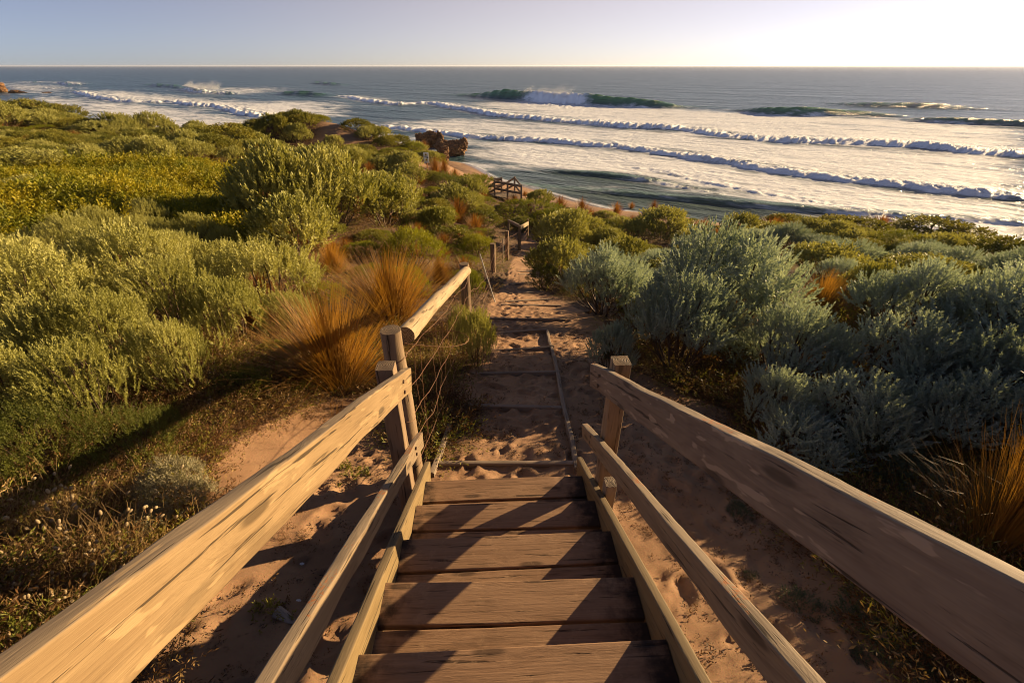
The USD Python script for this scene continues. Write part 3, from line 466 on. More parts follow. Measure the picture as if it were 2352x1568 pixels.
# ------------------------------------------------------------------ the staircase
st = thing('timber_staircase', 'weathered timber staircase with plank rails leading down to the sandy path', 'staircase', S(1.2, 0.04, -2.9))
og = np.array(S(1.2, 0.04, -2.9))
NOS = [0.905 + 0.3845 * k for k in range(-4, 5)]                     # nosings, the fifth of them lowest but four
tl, tr_ = -0.546, 0.636
for k, s in enumerate(NOS):
    z = -1.452 - M * s
    for off, wd in ((0.0, 0.196), (0.212, 0.196)):
        c = s - off - wd / 2; sk = (0.006 if k % 2 else -0.004)
        beam(st, 'tread_plank', S(c + sk, tl, z - .024), S(c - sk, tr_, z - .024), wd, .046, 'wood_tread', r=.007, amp=.0016)
def along(t, s0, s1, h0, h1): return S(s0, t, -h0 - M * s0), S(s1, t, -h1 - M * s1)
upv = (A_[0] * M, A_[1] * M, 1.0)
for t, m_ in ((tl - .024, 'wood_stringer'), (tr_ + .024, 'wood_stringer')):
    beam(st, 'stringer', *along(t, -.75, 2.64, 1.52, 1.52), .046, .245, m_, amp=.0016)
# rails: top edge depth h below the sloping plane through the eye
def rail(name, t, s0, s1, h0, h1, dep, th, m_, bolts, amp):
    c = math.cos(math.atan(M)); dp = dep * c
    p = beam(st, name, *along(t, s0, s1, h0 + dep / 2, h1 + dep / 2), th, dp, m_, r=.006, amp=amp, seg=.03)
    side = 1 if t < 0 else -1
    for sb in bolts:
        for q in (.28, .72):
            h = h0 + (h1 - h0) * (sb - s0) / (s1 - s0) + dep * q; b = S(sb, t + side * (th / 2 + .002), -h - M * sb)
            e = np.array(S(sb, t - side * .0, -h - M * sb)); v, f = beam_mesh(.008, .022, .022, seg=.02, amp=.0002, round_=True)
            mm = np.linalg.inv(frame(*along(t, s0, s1, h0 + dep / 2, h1 + dep / 2))) @ frame(b - .004 * (b - e) / np.linalg.norm(b - e), b + .004 * (b - e) / np.linalg.norm(b - e))
            part(p, 'bolt', (v, f), 'bolt', 40, mm)
rail('top_rail', tl - .022, -.75, 2.43, .437, .430, .172, .045, 'wood_rail', [2.2], .0032)
rail('mid_rail', tl - .022, -.75, 2.53, .955, 1.010, .120, .045, 'wood_mid_rail', [2.27], .0035)
rail('top_rail', tr_ + .022, -.75, 2.55, .345, .452, .174, .045, 'wood_rail_grey', [2.3], .0038)
rail('mid_rail', tr_ + .022, -.75, 2.58, .862, .982, .120, .045, 'wood_mid_rail', [2.33], .0038)
for t, s, zt in ((tl - .095, 2.235, -1.49), (tr_ + .105, 2.25, -1.50), (tl - .095, -.35, -.2), (tr_ + .1, -.35, -.2)):
    beam(st, 'post', S(s, t, -1.5 - M * s - .55), S(s, t, zt), .102, .102, 'wood_post', up=(A_[0], A_[1], 0), r=.008, amp=.0015)
beam(st, 'cleat', S(2.07, tr_ + .095, -2.9), S(2.07, tr_ + .095, -2.33), .07, .09, 'wood_grey', up=(A_[0], A_[1], 0))

# ------------------------------------------------------------------ path timbers
RIS = [((1003, 1068), (1322, 1068), 'broad timber step at the foot of the staircase, across the start of the sandy path'), ((1066, 937), (1294, 938), 'second timber step up the path from the staircase foot, below the square post top'),
       ((1083, 858), (1285, 860), 'third timber step of the sandy path, level with the twisted wire'), ((1120, 805), (1272, 805), 'fourth timber step of the path, beside the silvery bush'),
       ((1146, 763), (1256, 764), 'timber step where the long edging board ends'), ((1122, 733), (1298, 735), 'half buried timber step just beyond the end of the edging board'),
       ((1150, 701), (1288, 703), 'thin timber step nearly lost in trodden sand, the wider of two close together'), ((1160, 693), (1268, 688), 'slanting timber step just past the leaning picket foot'),
       ((1168, 675), (1250, 671), 'short buried timber step beside the dark green bush'), ((1170, 654), (1220, 651), 'narrow timber step left of the dark green bush'),
       ((1190, 631), (1228, 631), 'pale timber step on the lit patch of the path'), ((1187, 624), (1228, 625), 'furthest pale timber step on the lit patch')]
for k, (a, b, lab) in enumerate(RIS):
    pa, pb = hit(*a), hit(*b); zz = (pa[2] + pb[2]) / 2
    if k < 5: pa = np.array([pa[0], pa[1], zz]); pb = np.array([pb[0], pb[1], zz])
    up_ = .034 if k < 5 else .022
    d = [0, 0, -.045 + up_]; r_ = tag(beam(None, 'step_riser', pa + d, pb + d, .045, .1, 'wood_grey', amp=.0022), lab, 'path step', 'timber steps of the sandy path')
e0, e1 = hit(1327, 1085), hit(1257, 765); pts = [e0 + (e1 - e0) * q for q in (0, 1)]
tag(beam(None, 'edging_board', pts[0] + [0, 0, -.005], pts[1] + [0, 0, .01], .045, .12, 'wood_grey', amp=.004), 'long grey timber edging board along the right side of the path', 'edging board')
e0, e1 = hit(992, 1100), hit(1034, 990)
tag(beam(None, 'edging_board', e0 + [0, 0, .0], e1 + [0, 0, .03], .045, .12, 'wood_grey', amp=.003), 'short broken timber edging board at left of the staircase foot', 'edging board')

# ------------------------------------------------------------------ fences
def up_to(base, py):
    """height above base that shows at the picture height py"""
    z = np.linspace(0.05, 3, 600); _, y, _ = proj(np.stack([base[0] + 0 * z, base[1] + 0 * z, base[2] + z], 1)); return float(z[np.argmin(np.abs(y - py))])
def post(parent, name, base, h, d, m_='wood_post', lean=(0, 0)):
    return beam(parent, name, base + [0, 0, -.25], base + [lean[0], lean[1], h], d, d, m_, up=(0, 1, 0), round_=True, amp=.003, taper=.06)
b1 = S(2.72, -.70, -2.98); b1[2] = float(gz(b1[0], b1[1])); top1 = ZC - 1.52
lf = thing('log_rail_fence', 'round log rail on two round posts beside the staircase foot', 'fence', b1)
post(lf, 'post', b1, top1 - b1[2], .148)
b2 = np.array([-.70, 6.2, 0.]); b2[2] = float(gz(b2[0], b2[1])); t2 = ZC - 2.49
b2[0] = float(on_z(1066, 605, t2)[0]); b2[1] = float(on_z(1066, 605, t2)[1]); b2[2] = float(gz(b2[0], b2[1]))
post(lf, 'post', b2, t2 - b2[2], .148)
beam(lf, 'log_rail', np.array([b1[0] + .05, b1[1] + .09, top1 - .12]), np.array([b2[0] + .03, b2[1] - .03, t2 - .10]), .135, .135, 'wood_log', round_=True, amp=.006, seg=.05)
def wire_run(parent, a, b, heights, sag, r=.0022, verts=0, seed=1):
    rg = np.random.default_rng(seed); o = np.array(UsdGeom.Xformable(parent).ComputeLocalToWorldTransform(0).ExtractTranslation()); rows = []
    for h0, h1 in heights:
        u = np.linspace(0, 1, 15); p = np.outer(1 - u, np.append(a[:2], h0)) + np.outer(u, np.append(b[:2], h1))
        p[:, 2] -= sag * 4 * u * (1 - u); p[1:-1] += rg.normal(0, .012, (13, 3)); rows.append(p)
        part(parent, 'wire', tubes([p - o], [r], 4), 'wire', True)
    if verts:
        vs = []
        for k in range(verts):
            u = (k + .5) / verts * 14 + rg.uniform(-.3, .3); i = int(u); q = np.array([row[i] + (row[min(i + 1, 14)] - row[i]) * (u - i) for row in rows]); q += rg.normal(0, .015, q.shape); vs.append(q - o)
        [part(parent, 'tie_wire', tubes([q], [r * .8], 4), 'wire', True) for q in vs]
side = np.array([.075, 0, 0])
wire_run(lf, b1 + side, b2 + side, [(b1[2] + h * (top1 - b1[2]), b2[2] + h * (t2 - b2[2])) for h in (.86, .66, .48, .32, .16, .04)], .07, verts=13)
o1 = np.array(b1)
for h in (.84, .70, .46, .33, .22, .12):    # wire wound round the near post
    an = np.linspace(0, 2 * np.pi, 22); part(lf, 'wire', tubes([np.stack([.0775 * np.cos(an), .0775 * np.sin(an), h * (top1 - b1[2]) + .018 * np.sin(an + h * 9)], 1)], [.0026], 4), 'wire', True)
an = np.linspace(0, 1, 16)                    # loose loop at the rail end
part(lf, 'wire', tubes([np.stack([.06 + .42 * np.sin(an * np.pi), .05 + .55 * an, (top1 - b1[2]) * .9 - .25 * an - .05 * np.sin(an * 6)], 1)], [.0025], 4), 'wire', True)
part(lf, 'wire', tubes([np.array(b2 - b1) * .55 + np.stack([.08 * np.cos(an * 6.6), 0.02 * np.sin(3 * an), .08 * np.sin(an * 6.6) + (top1 - .12 + (t2 - top1) * .55 - b1[2]) - (b2 - b1)[2] * .55], 1)], [.003], 4), 'wire', True)
# wire fence going on down the path
fp = [((1133, 626), 559, .146), ((1165, 599), 530, .14)]
b3 = hit(*fp[0][0]); wf = thing('wire_fence', 'wire fence on round posts and thin pickets along the left of the path', 'fence', b3)
ends = []
for (px, py), top, d in fp:
    b = hit(px, py); h = up_to(b, top); post(wf, 'post', b, h, 12.5 * scale_at(b) if d > .142 else 9 * scale_at(b)); ends.append((b, h))
pk0 = hit(1138, 697); d0 = proj(pk0)[2]; r0 = ray(1102, 583); pk1 = np.array([0, 0, ZC]) + r0 * (d0 + .35) / (r0[1] * CP - r0[2] * SP)
beam(wf, 'picket', pk0, pk1, .022, .022, 'picket', up=(0, 1, 0), seg=.2, amp=.001)
pb = hit(1155, 603); beam(wf, 'picket', pb, pb + [0, 0, up_to(pb, 548)], .03, .03, 'picket', up=(0, 1, 0), seg=.2)
wire_run(wf, b2 + side, ends[0][0] + [.05, 0, 0], [(b2[2] + h * 1.0, ends[0][0][2] + h * ends[0][1]) for h in (.8, .5, .3)], .25, .003, seed=4)
wire_run(wf, ends[0][0] + [.07, 0, 0], ends[1][0] + [.05, 0, 0], [(ends[0][0][2] + h * ends[0][1], ends[1][0][2] + h * ends[1][1]) for h in (.82, .74, .5, .3)], .06, .004, verts=5, seed=5)
b5 = hit(1193, 575); h5 = up_to(b5, 519)
wire_run(wf, ends[1][0] + [.05, 0, 0], b5, [(ends[1][0][2] + h * ends[1][1], b5[2] + h * h5) for h in (.8, .6, .4)], .05, .004, seed=6)
rf = thing('rail_fence', 'low timber rail fence with sloping rail at the bend of the path', 'fence', b5)
post(rf, 'post', b5, h5, 7 * scale_at(b5))
b6 = hit(1212, 552); h6 = up_to(b6, 503); post(rf, 'post', b6, h6, 4 * scale_at(b6), 'wood_log')
beam(rf, 'rail', b5 + [0, 0, h5 - .1], b6 + [0, 0, h6 - .2], .06, .17, 'wood_log'); 
c5_ = on_z(1168, 507, b6[2] + h6 - .32); beam(rf, 'rail', b5 + [0, .05, h5 - .02], np.array(c5_), .07, .12, 'wood_grey')
beam(rf, 'post', np.array(c5_) - [0, 0, .9], np.array(c5_) + [0, 0, .03], .09, .09, 'wood_grey', up=(0, 1, 0))
wire_run(rf, b5 + [.06, 0, 0], b6, [(b5[2] + h * h5, b6[2] + h * h6) for h in (.6, .4, .2)], .03, .004, seed=7)
# beach platform with rails
pz = lambda px, py: on_z(px, py, ZC - 7.62)
q1, q2, q3, q4 = pz(1166, 456), pz(1197, 462), pz(1152, 443), pz(1182, 441)
q0 = q1 + (q1 - q2) * 1.0; q00 = q3 + (q3 - q4) * .9
pf = thing('beach_platform', 'small timber platform with railings where the path meets the beach', 'platform', (q1 + q2) / 2)
hp = 1.0
for nm, q in (('post', q1), ('post', q2), ('post', q3), ('post', q4), ('post', q0)): beam(pf, nm, q - [0, 0, .9], q + [0, 0, hp + .05], .12, .12, 'wood_grey', up=(0, 1, 0))
for a, b in ((q0, q2), (q00, q3), (q2, q4)):
    for hh in (hp - .05, .5): beam(pf, 'rail', a + [0, 0, hh], b + [0, 0, hh], .05, .15, 'wood_grey')
dn = (q4 - q2) / np.linalg.norm(q4 - q2)
for q in (q4, q3):
    for hh in (hp - .05, .5): beam(pf, 'stair_rail', q + [0, 0, hh], q + np.array([-1.1, 1.6, -.95]) + [0, 0, hh], .05, .13, 'wood_grey')
for k in range(9):
    u = (k + .5) / 9; beam(pf, 'deck_plank', q0 + (q2 - q0) * u + [0, 0, 0], q00 + (q4 - q00) * u, .26, .05, 'wood_grey', seg=.4)
v0 = on_z(1056, 408, ZC - 7.3); lr_ = thing('stair_rail', 'short piece of timber handrail showing above the green bushes at the beach', 'handrail', v0)
beam(lr_, 'post', v0 - [0, 0, 1], v0 + [0, 0, .3], .12, .12, 'wood_grey', up=(0, 1, 0)); beam(lr_, 'rail', v0 + [-.75, .1, .12], v0 + [0, 0, .2], .06, .14, 'wood_grey'); beam(lr_, 'rail', v0 + [0, 0, .2], v0 + [.6, -.2, -.05], .06, .14, 'wood_grey')

# ------------------------------------------------------------------ signs
def box(cx, cy, cz, sx, sy, sz): m = trimesh.creation.box((sx, sy, sz)); m.apply_translation((cx, cy, cz)); return m
sb = on_z(984, 404, ZC - 5.8); k_ = scale_at(sb); sg = thing('warning_sign', 'white beach warning sign with yellow symbols on a rusty red post', 'sign', sb)
hs = up_to(sb, 350); w_, h_ = 11.5 * k_, 22 * k_
part(sg, 'post', tubes([np.array([(0.0, 0, -.5), (-.02, 0, hs - .1)])], [.035], 8), 'sign_post', 40)
pn = part(sg, 'panel', box(-.03, -.05, hs - h_ / 2, w_, .02, h_), 'sign_white')
def disc(r, n=4): m = trimesh.creation.cylinder(r, .006, sections=n); m.apply_transform(trimesh.transformations.rotation_matrix(np.pi / 2, (1, 0, 0))); return m
for zz, xx in ((.12, .0), (.62, .02)):
    d = disc(w_ * .22); d.apply_translation((-.03 + xx, -.064, hs - h_ * (zz + .08))); part(pn, 'symbol', d, 'sign_yellow')
    part(pn, 'pictogram', box(-.04 + xx, -.07, hs - h_ * (zz + .09), w_ * .12, .006, h_ * .08), 'sign_black')
part(pn, 'symbol', box(.04, -.066, hs - h_ * .52, w_ * .26, .008, h_ * .09), 'sign_black')
for zz in (.36, .42, .84):
    part(pn, 'lettering', trimesh.util.concatenate([box(-.03 - w_ * .25 + j * w_ * .125, -.0635, hs - h_ * zz, w_ * .09, .005, h_ * .045) for j in range(5)]), 'sign_blue')
s2 = on_z(818, 376, ZC - 5.3); sm = thing('marker_stake', 'small white marker board on a leaning rusty stake among the shrubs', 'sign', s2); k_ = scale_at(s2)
part(sm, 'stake', tubes([np.array([(0, 0, -.4), (-.18, 0, 26 * k_)])], [.03], 6), 'sign_post', 40); part(sm, 'panel', box(.03, -.05, 4 * k_, 8 * k_, .02, 9 * k_), 'sign_white')

# ------------------------------------------------------------------ rocks
def rock(label, px, py, wpx, hpx, lobes, seed, name='shore_rock', dist=None):
    b = on_z(px, py, 0.0); k = scale_at(b); W_, H_ = wpx * k, hpx * k; ms = []
    for i, (lx, ly, lz, rx, ry, rz) in enumerate(lobes):
        m = trimesh.creation.icosphere(5); v = m.vertices; n = v.copy()
        q = n * 1.6 + seed * 11 + i * 7; d = (meshkit.fbm(q, 5, seed + i) - .5) * 1.5 - 0.9 * np.abs(meshkit.fbm(q * 2.3 + 5, 4, seed + 9 + i) - .5)
        v = n * (1 + d)[:, None] * [rx, ry, rz] + [lx, ly, lz]; v = v * [W_ / 2, W_ / 2, H_ * .82]; v[:, 2] = np.maximum(v[:, 2], -.8)
        ms.append(trimesh.Trimesh(v, m.faces, process=False))
    t = part(None, name, trimesh.util.concatenate(ms), 'rock', False); UsdGeom.Xformable(t).AddTranslateOp().Set(tuple(map(float, b)))
    return tag(t, label, 'rock', 'weathered rocks at the water edge')
rock('tall brown hollowed rock, furthest left and back of the three standing in the surf', 990, 341, 62, 40, [(-.55, 0, .45, .5, .4, .5), (.05, .1, .72, .62, .5, .38), (.7, 0, .45, .35, .4, .6), (-.85, .1, .7, .25, .3, .28), (0.1, .5, .3, .7, .25, .5)], 3)
rock('broad brown rock with pointed right end standing in the surf', 1040, 357, 70, 40, [(-.2, 0, .4, .75, .5, .55), (.45, 0, .5, .5, .45, .55), (.82, 0, .78, .22, .25, .36), (-.7, .1, .6, .4, .4, .4)], 5)
rock('lower jagged rock at the beach edge, nearest of the three', 1016, 371, 44, 38, [(0, 0, .35, .75, .6, .55), (.35, -.1, .62, .4, .4, .42), (-.6, .1, .2, .5, .5, .4)], 8)
rock('cliff of brown rock cut off by the left picture edge', -14, 213, 50, 26, [(0, 0, .4, 1, .8, .6), (.5, 0, .3, .5, .5, .4)], 11)
rock('low dark rock off the left headland', 40, 214, 34, 7, [(0, 0, .2, 1, .6, .8), (-.4, 0, .3, .5, .4, .7)], 14)
rock('thin flat reef rock farther right off the left headland', 108, 214, 22, 3, [(0, 0, .2, 1, .6, .8)], 17)
# ------------------------------------------------------------------ plants: kinds
PH = {}
def unit(v): return v / (np.linalg.norm(v, axis=-1, keepdims=True) + 1e-12)
def sph(r, n): v = r.normal(size=(n, 3)); return unit(v)
def leaves_on(base, d, L, n, ll, lw, r, a0=65, a1=22, u0=.12, jit=.35, droop=0.0):
    """n narrow leaves around each shoot (base, direction, length); returns vertices, faces"""
    N = len(base); u = np.linspace(u0, 1.0, n)[None] + r.uniform(-.03, .03, (N, n))
    ref = np.where(np.abs(d[:, 2:]) < .9, [0, 0, 1.], [1., 0, 0]); e1 = unit(np.cross(d, ref)); e2 = np.cross(d, e1)
    ph = np.arange(n)[None] * 2.39996 + r.uniform(0, 6.28, (N, 1)) + r.normal(0, .3, (N, n))
    rad = np.cos(ph)[..., None] * e1[:, None] + np.sin(ph)[..., None] * e2[:, None]
    th = np.radians(a0 + (a1 - a0) * u + r.normal(0, 10, (N, n)))
    ld = unit(np.cos(th)[..., None] * d[:, None] + np.sin(th)[..., None] * rad + r.normal(0, jit * .4, (N, n, 3)))
    p = base[:, None] + d[:, None] * (u * L[:, None])[..., None]; p[..., 2] -= droop * (u * L[:, None]) ** 2
    side = unit(np.cross(ld, r.normal(size=(N, n, 3))))
    sc = r.uniform(.7, 1.25, (N, n, 1)); a = p; b = p + ld * ll * sc * .55 + side * lw * .5 * sc; c = p + ld * ll * sc; e = p + ld * ll * sc * .55 - side * lw * .5 * sc
    v = np.stack([a, b, c, e], 2).reshape(-1, 3); k = np.arange(N * n)[:, None, None] * 4
    return v, (k + np.array([(0, 1, 2), (0, 2, 3)])).reshape(-1, 3)
def lobes_of(r, R, H, n, lr=(.32, .5), flat=1.0):
    out = []
    for k in range(n):
        a = k * 2.4 + r.uniform(-.4, .4); q = math.sqrt((k + .3) / n) * (1 - .22)
        rad = R * r.uniform(*lr); x, y = R * q * math.cos(a) * .8, R * q * math.sin(a) * .8
        z = H * (1 - .62 * q ** 2) * r.uniform(.85, 1.08) - rad * .75 * flat
        out.append((x, y, max(z, rad * .15), rad))
    return np.array(out)
def shoots_on(r, lob, n, flat=.9, low=-.35, depth=.25):
    k = r.choice(len(lob), n, p=lob[:, 3] ** 2 / (lob[:, 3] ** 2).sum()); nrm = sph(r, n); nrm[:, 2] = np.where(nrm[:, 2] < low, -nrm[:, 2], nrm[:, 2])
    p = lob[k, :3] + nrm * lob[k, 3:4] * [1, 1, flat] * r.uniform(1 - depth, 1.0, (n, 1))
    inside = np.zeros(n, bool)
    for j in range(len(lob)): inside |= (np.linalg.norm((p - lob[j, :3]) / [1, 1, flat], axis=1) < lob[j, 3] * .72) & (k != j)
    ok = ~inside & (p[:, 2] > .02); return p[ok], nrm[ok]
def cat(ms):
    n, vs, fs = 0, [], []
    for v, f in ms: vs.append(v); fs.append(f + n); n += len(v)
    return np.vstack(vs), np.vstack(fs)
def limbs(r, lob, n=5, rad=.014, twigs=2):
    paths, rr_ = [], []
    for l in lob:
        b = np.array([r.normal(0, .05), r.normal(0, .05), -.12]); t = l[:3] + [0, 0, l[3] * .3]; u = np.linspace(0, 1, 7)[:, None]
        mid = (b + t) / 2 + r.normal(0, .06, 3) + [(t[0] - b[0]) * .18, (t[1] - b[1]) * .18, -.1 * (t[2])]
        q = (1 - u) ** 2 * b + 2 * u * (1 - u) * mid + u ** 2 * t; paths.append(q); rr_.append(np.linspace(rad, rad * .4, 7))
        for _ in range(twigs):
            i = r.integers(2, 6); e = l[:3] + sph(r, 1)[0] * l[3] * .8; e[2] = max(e[2], .08); paths.append(q[i] + (e - q[i]) * np.linspace(0, 1, 4)[:, None] + np.r_[np.zeros((1, 3)), r.normal(0, .02, (3, 3))]); rr_.append(np.linspace(rad * .4, rad * .14, 4))
    return tubes(paths, rr_, 4)
def shrub_kind(name, seed, R=.8, H=.9, nlob=9, n=700, L=(.16, .28), nl=44, ll=.022, lw=.006, up=.65, mat_='leaf_silver', flat=.9, low=-.3, brown=.12, lr=(.32, .5), a0=62, a1=18, twig_='twig', tw=2, lean=(0, 0), rad=.014, flowers=None):
    r = np.random.default_rng(seed); c = clsp(name); lob = lobes_of(r, R, H, nlob, lr, flat)
    p, nrm = shoots_on(r, lob, n, flat, low); d = unit(nrm * (1 - up) + np.array([lean[0], lean[1], up]) + r.normal(0, .16, p.shape)); Ls = r.uniform(*L, len(p))
    v, f = leaves_on(p - d * Ls[:, None] * .45, d, Ls, nl, ll, lw, r, a0, a1)
    PH[c.GetPath()] = (2 * np.percentile(np.hypot(v[:, 0], v[:, 1]), 96), np.percentile(v[:, 2], 98.5))
    part(c, 'foliage', (v, f), mat_)
    m = limbs(r, lob, rad=rad, twigs=tw); part(c, 'branches', m, twig_, True)
    if brown:
        k = int(len(p) * brown); i = r.choice(len(p), k); q = p[i] * [.8, .8, .55]; q[:, 2] *= r.uniform(.2, 1, k)
        part(c, 'dry_leaves', leaves_on(q, unit(d[i] + r.normal(0, .5, (k, 3))), Ls[i], nl // 2, ll, lw, r, 70, 30), 'leaf_brown')
    if flowers:
        i = r.choice(len(p), flowers[1]); t = p[i] + d[i] * Ls[i][:, None] * .6
        tag(part(c, 'flowers', leaves_on(t, d[i], Ls[i] * .05, 5, flowers[2], flowers[2] * .6, r, 75, 75), flowers[0]), kind='stuff')
    return c
def tussock_kind(name, seed, n, L, spread, width, mat_, droop=.55, heads=0):
    r = np.random.default_rng(seed); c = clsp(name)
    a = r.uniform(0, 6.28, n); q = np.abs(r.normal(0, .42, n)).clip(0, 1.25); b = np.stack([np.cos(a), np.sin(a), 0 * a], 1) * (q * spread * .22)[:, None]
    az = a + r.normal(0, .35, n); tilt = q * 1.15 + r.normal(0, .1, n); Ls = r.uniform(.55, 1, n) * L * (1 - .12 * q)
    h = np.stack([np.cos(az), np.sin(az), 0 * az], 1); K = 6; u = np.linspace(0, 1, K)
    ang = tilt[:, None] + droop * (u[None] ** 1.6) * (.5 + q[:, None]) * (r.uniform(.3, 1.6, (n, 1)) + 2.2 * (r.uniform(0, 1, (n, 1)) < .14)); st_ = Ls[:, None] / (K - 1)
    dx = np.cumsum(np.sin(ang) * st_, 1) - np.sin(ang) * st_; dz = np.cumsum(np.cos(ang) * st_, 1) - np.cos(ang) * st_
    P = b[:, None] + h[:, None] * dx[..., None]; P[..., 2] += dz - .03
    s = np.stack([-np.sin(az), np.cos(az), 0 * az], 1); wd = width * (1 - u ** 2 * .85) * .5
    A = P + s[:, None] * wd[None, :, None]; Bv = P - s[:, None] * wd[None, :, None]
    v = np.stack([A, Bv], 2).reshape(-1, 3); k = (np.arange(n)[:, None] * K * 2 + np.arange(K - 1)[None] * 2).ravel()
    f = np.vstack([np.stack([k, k + 1, k + 3], 1), np.stack([k, k + 3, k + 2], 1)])
    part(c, 'blades', (v, f), mat_); PH[c.GetPath()] = (2 * np.percentile(np.hypot(v[:, 0], v[:, 1]), 96), np.percentile(v[:, 2], 98.5))
    if heads:
        i = r.choice(n, heads); tag(part(c, 'seed_heads', cat([leaves_on(P[i, -1], unit(P[i, -1] - P[i, -2]), np.full(heads, L * .12), 12, .02, .005, r, 35, 12)]), 'straw'), kind='stuff')
    return c
def egg(r, p, d, l, w):
    m = trimesh.creation.icosphere(1); v = m.vertices * [w, w, l]; ref = np.array([1., 0, 0]) if abs(d[2]) > .9 else np.array([0, 0, 1.]); e1 = unit(np.cross(d, ref)); e2 = np.cross(d, e1)
    return p + v[:, :1] * e1 + v[:, 1:2] * e2 + v[:, 2:] * d, m.faces
def haretail_kind(name, seed, n, heads, L=.42, R=.32):
    r = np.random.default_rng(seed); c = clsp(name); paths, eggs = [], []
    for k in range(n):
        b = np.array([r.normal(0, R * .5), r.normal(0, R * .5), -.02]); az = r.uniform(0, 6.28); l = L * r.uniform(.6, 1.1); t = r.uniform(.1, .9); u = np.linspace(0, 1, 6)
        h = np.array([math.cos(az), math.sin(az), 0]); q = b + h * (l * u ** 1.3 * math.sin(t))[:, None]; q[:, 2] += l * (u - .28 * u ** 3 * math.sin(t)) * math.cos(t * .7); paths.append(q)
        if k < heads: eggs.append(egg(r, q[-1], unit(unit(q[-1] - q[-2]) + r.normal(0, .2, 3)), r.uniform(.015, .021), r.uniform(.009, .012)))
    part(c, 'stems', tubes(paths, [.0013] * n, 3), 'straw', True)
    for e in eggs: part(c, 'seed_head', e, 'fluff', True)
    return c
def twiggy_kind(name, seed, n, R, H, mat_, r0=.006, flat=1.0, leafy=None):
    r = np.random.default_rng(seed); c = clsp(name); paths, rad = [], []
    def grow(p, d, l, w, dep):
        q = [p]
        for _ in range(4): d = unit(d + r.normal(0, .22, 3)); q.append(q[-1] + d * l / 4)
        paths.append(np.array(q)); rad.append(np.linspace(w, w * .55, 5))
        if dep:
            for _ in range(r.integers(2, 4)): i = r.integers(1, 5); grow(q[i], unit(d + r.normal(0, .55, 3) + [0, 0, .15]), l * r.uniform(.5, .8), w * .55, dep - 1)
    for k in range(n):
        a = r.uniform(0, 6.28); grow(np.array([r.normal(0, R * .15), r.normal(0, R * .15), -.03]), unit(np.array([math.cos(a) * R, math.sin(a) * R, H * r.uniform(.2, 1) * flat])), r.uniform(.4, .7) * max(R, H), r0, 3)
    part(c, 'branches', tubes(paths, rad, 3), mat_, True)
    if leafy:
        tips = np.array([q[-1] for q in paths]); dd = unit(np.array([q[-1] - q[-2] for q in paths])); part(c, 'foliage', leaves_on(tips - dd * .03, dd, np.full(len(tips), leafy[1]), leafy[2], leafy[3], leafy[4], r, 60, 25), leafy[0])
    return c
def strap_kind(name, seed, n, L, w, mat_):
    return tussock_kind(name, seed, n, L, .5, w, mat_, .75)
silver = [shrub_kind(f'silver_shrub_{k}', 100 + k, n=760, nl=60, L=(.2, .34), ll=.034, lw=.010, up=.66, nlob=9 + 2 * k, H=.95 + .1 * k, a0=52, a1=16) for k in range(3)]
silver_far = [shrub_kind(f'silver_dome_{k}', 120 + k, n=620, nl=30, L=(.22, .36), ll=.06, lw=.02, up=.6, nlob=10, H=1.0, brown=.05, a0=42, a1=12) for k in range(3)]
olive_far = [shrub_kind(f'olive_dome_{k}', 130 + k, n=1200, nl=16, L=(.12, .22), ll=.045, lw=.022, up=.35, nlob=11, H=.85, brown=.1, mat_='leaf_olive', a0=70, a1=30) for k in range(3)]
grey_open = [shrub_kind(f'grey_shrub_{k}', 140 + k, n=620, nl=52, ll=.042, lw=.0115, L=(.24, .38), a0=48, a1=14, up=.5, nlob=13, H=1.15, R=.95, mat_='leaf_grey', low=0.0, lr=(.2, .32), brown=.05, rad=.022, tw=4) for k in range(3)]
bright = [shrub_kind(f'bright_shrub_{k}', 150 + k, n=1100, nl=24, L=(.10, .17), ll=.024, lw=.011, up=.5, nlob=10, H=.6, mat_='leaf_bright', brown=.08, a0=70, a1=30, lr=(.3, .42)) for k in range(3)]
darks = [shrub_kind(f'dark_shrub_{k}', 160 + k, n=1100, nl=34, L=(.14, .24), ll=.018, lw=.006, up=.3, nlob=10, H=.6, mat_='leaf_dark', brown=.15, a0=75, a1=40) for k in range(2)]
flowered = shrub_kind('flowered_shrub', 170, n=1000, nl=26, L=(.10, .18), ll=.022, lw=.009, up=.4, H=.75, R=.6, mat_='leaf_dark', flowers=('petal', 45, .02))
rounds = [shrub_kind(f'round_leaf_shrub_{k}', 180 + k, n=650, nl=14, L=(.12, .22), ll=.026, lw=.02, up=.45, nlob=10, H=.55, R=.7, mat_='leaf_round', brown=.1, a0=75, a1=45, low=-.1) for k in range(2)]
cushion = shrub_kind('cushion_bush', 190, n=1500, nl=22, L=(.05, .09), ll=.016, lw=.0035, up=.2, nlob=9, H=.34, R=.3, mat_='wiry_grey', twig_='twig_pale', brown=.3, rad=.006, tw=6, flowers=('leaf_yellow', 60, .012))
gold = [tussock_kind(f'gold_tussock_{k}', 200 + k, 1500, .85, .9, .005, 'grass_gold') for k in range(2)]
rust = [tussock_kind(f'rust_tussock_{k}', 210 + k, 500, .75, .8, .010, 'grass_rust', .45) for k in range(2)]
pale_grass = tussock_kind('pale_tussock', 220, 130, .8, .6, .005, 'straw', .5, heads=30)
green_grass = tussock_kind('green_tussock', 221, 800, .85, .8, .0045, 'grass_green', .5, heads=40)
strap = strap_kind('strap_plant', 230, 70, .5, .02, 'grass_green')
hare = [haretail_kind(f'hare_tail_{k}', 240 + k, 70, 9, L=.5) for k in range(3)]
dead = [twiggy_kind(f'dead_bush_{k}', 250 + k, 7, .5, .3, m_, .009) for k, m_ in enumerate(('twig_pale', 'twig'))]
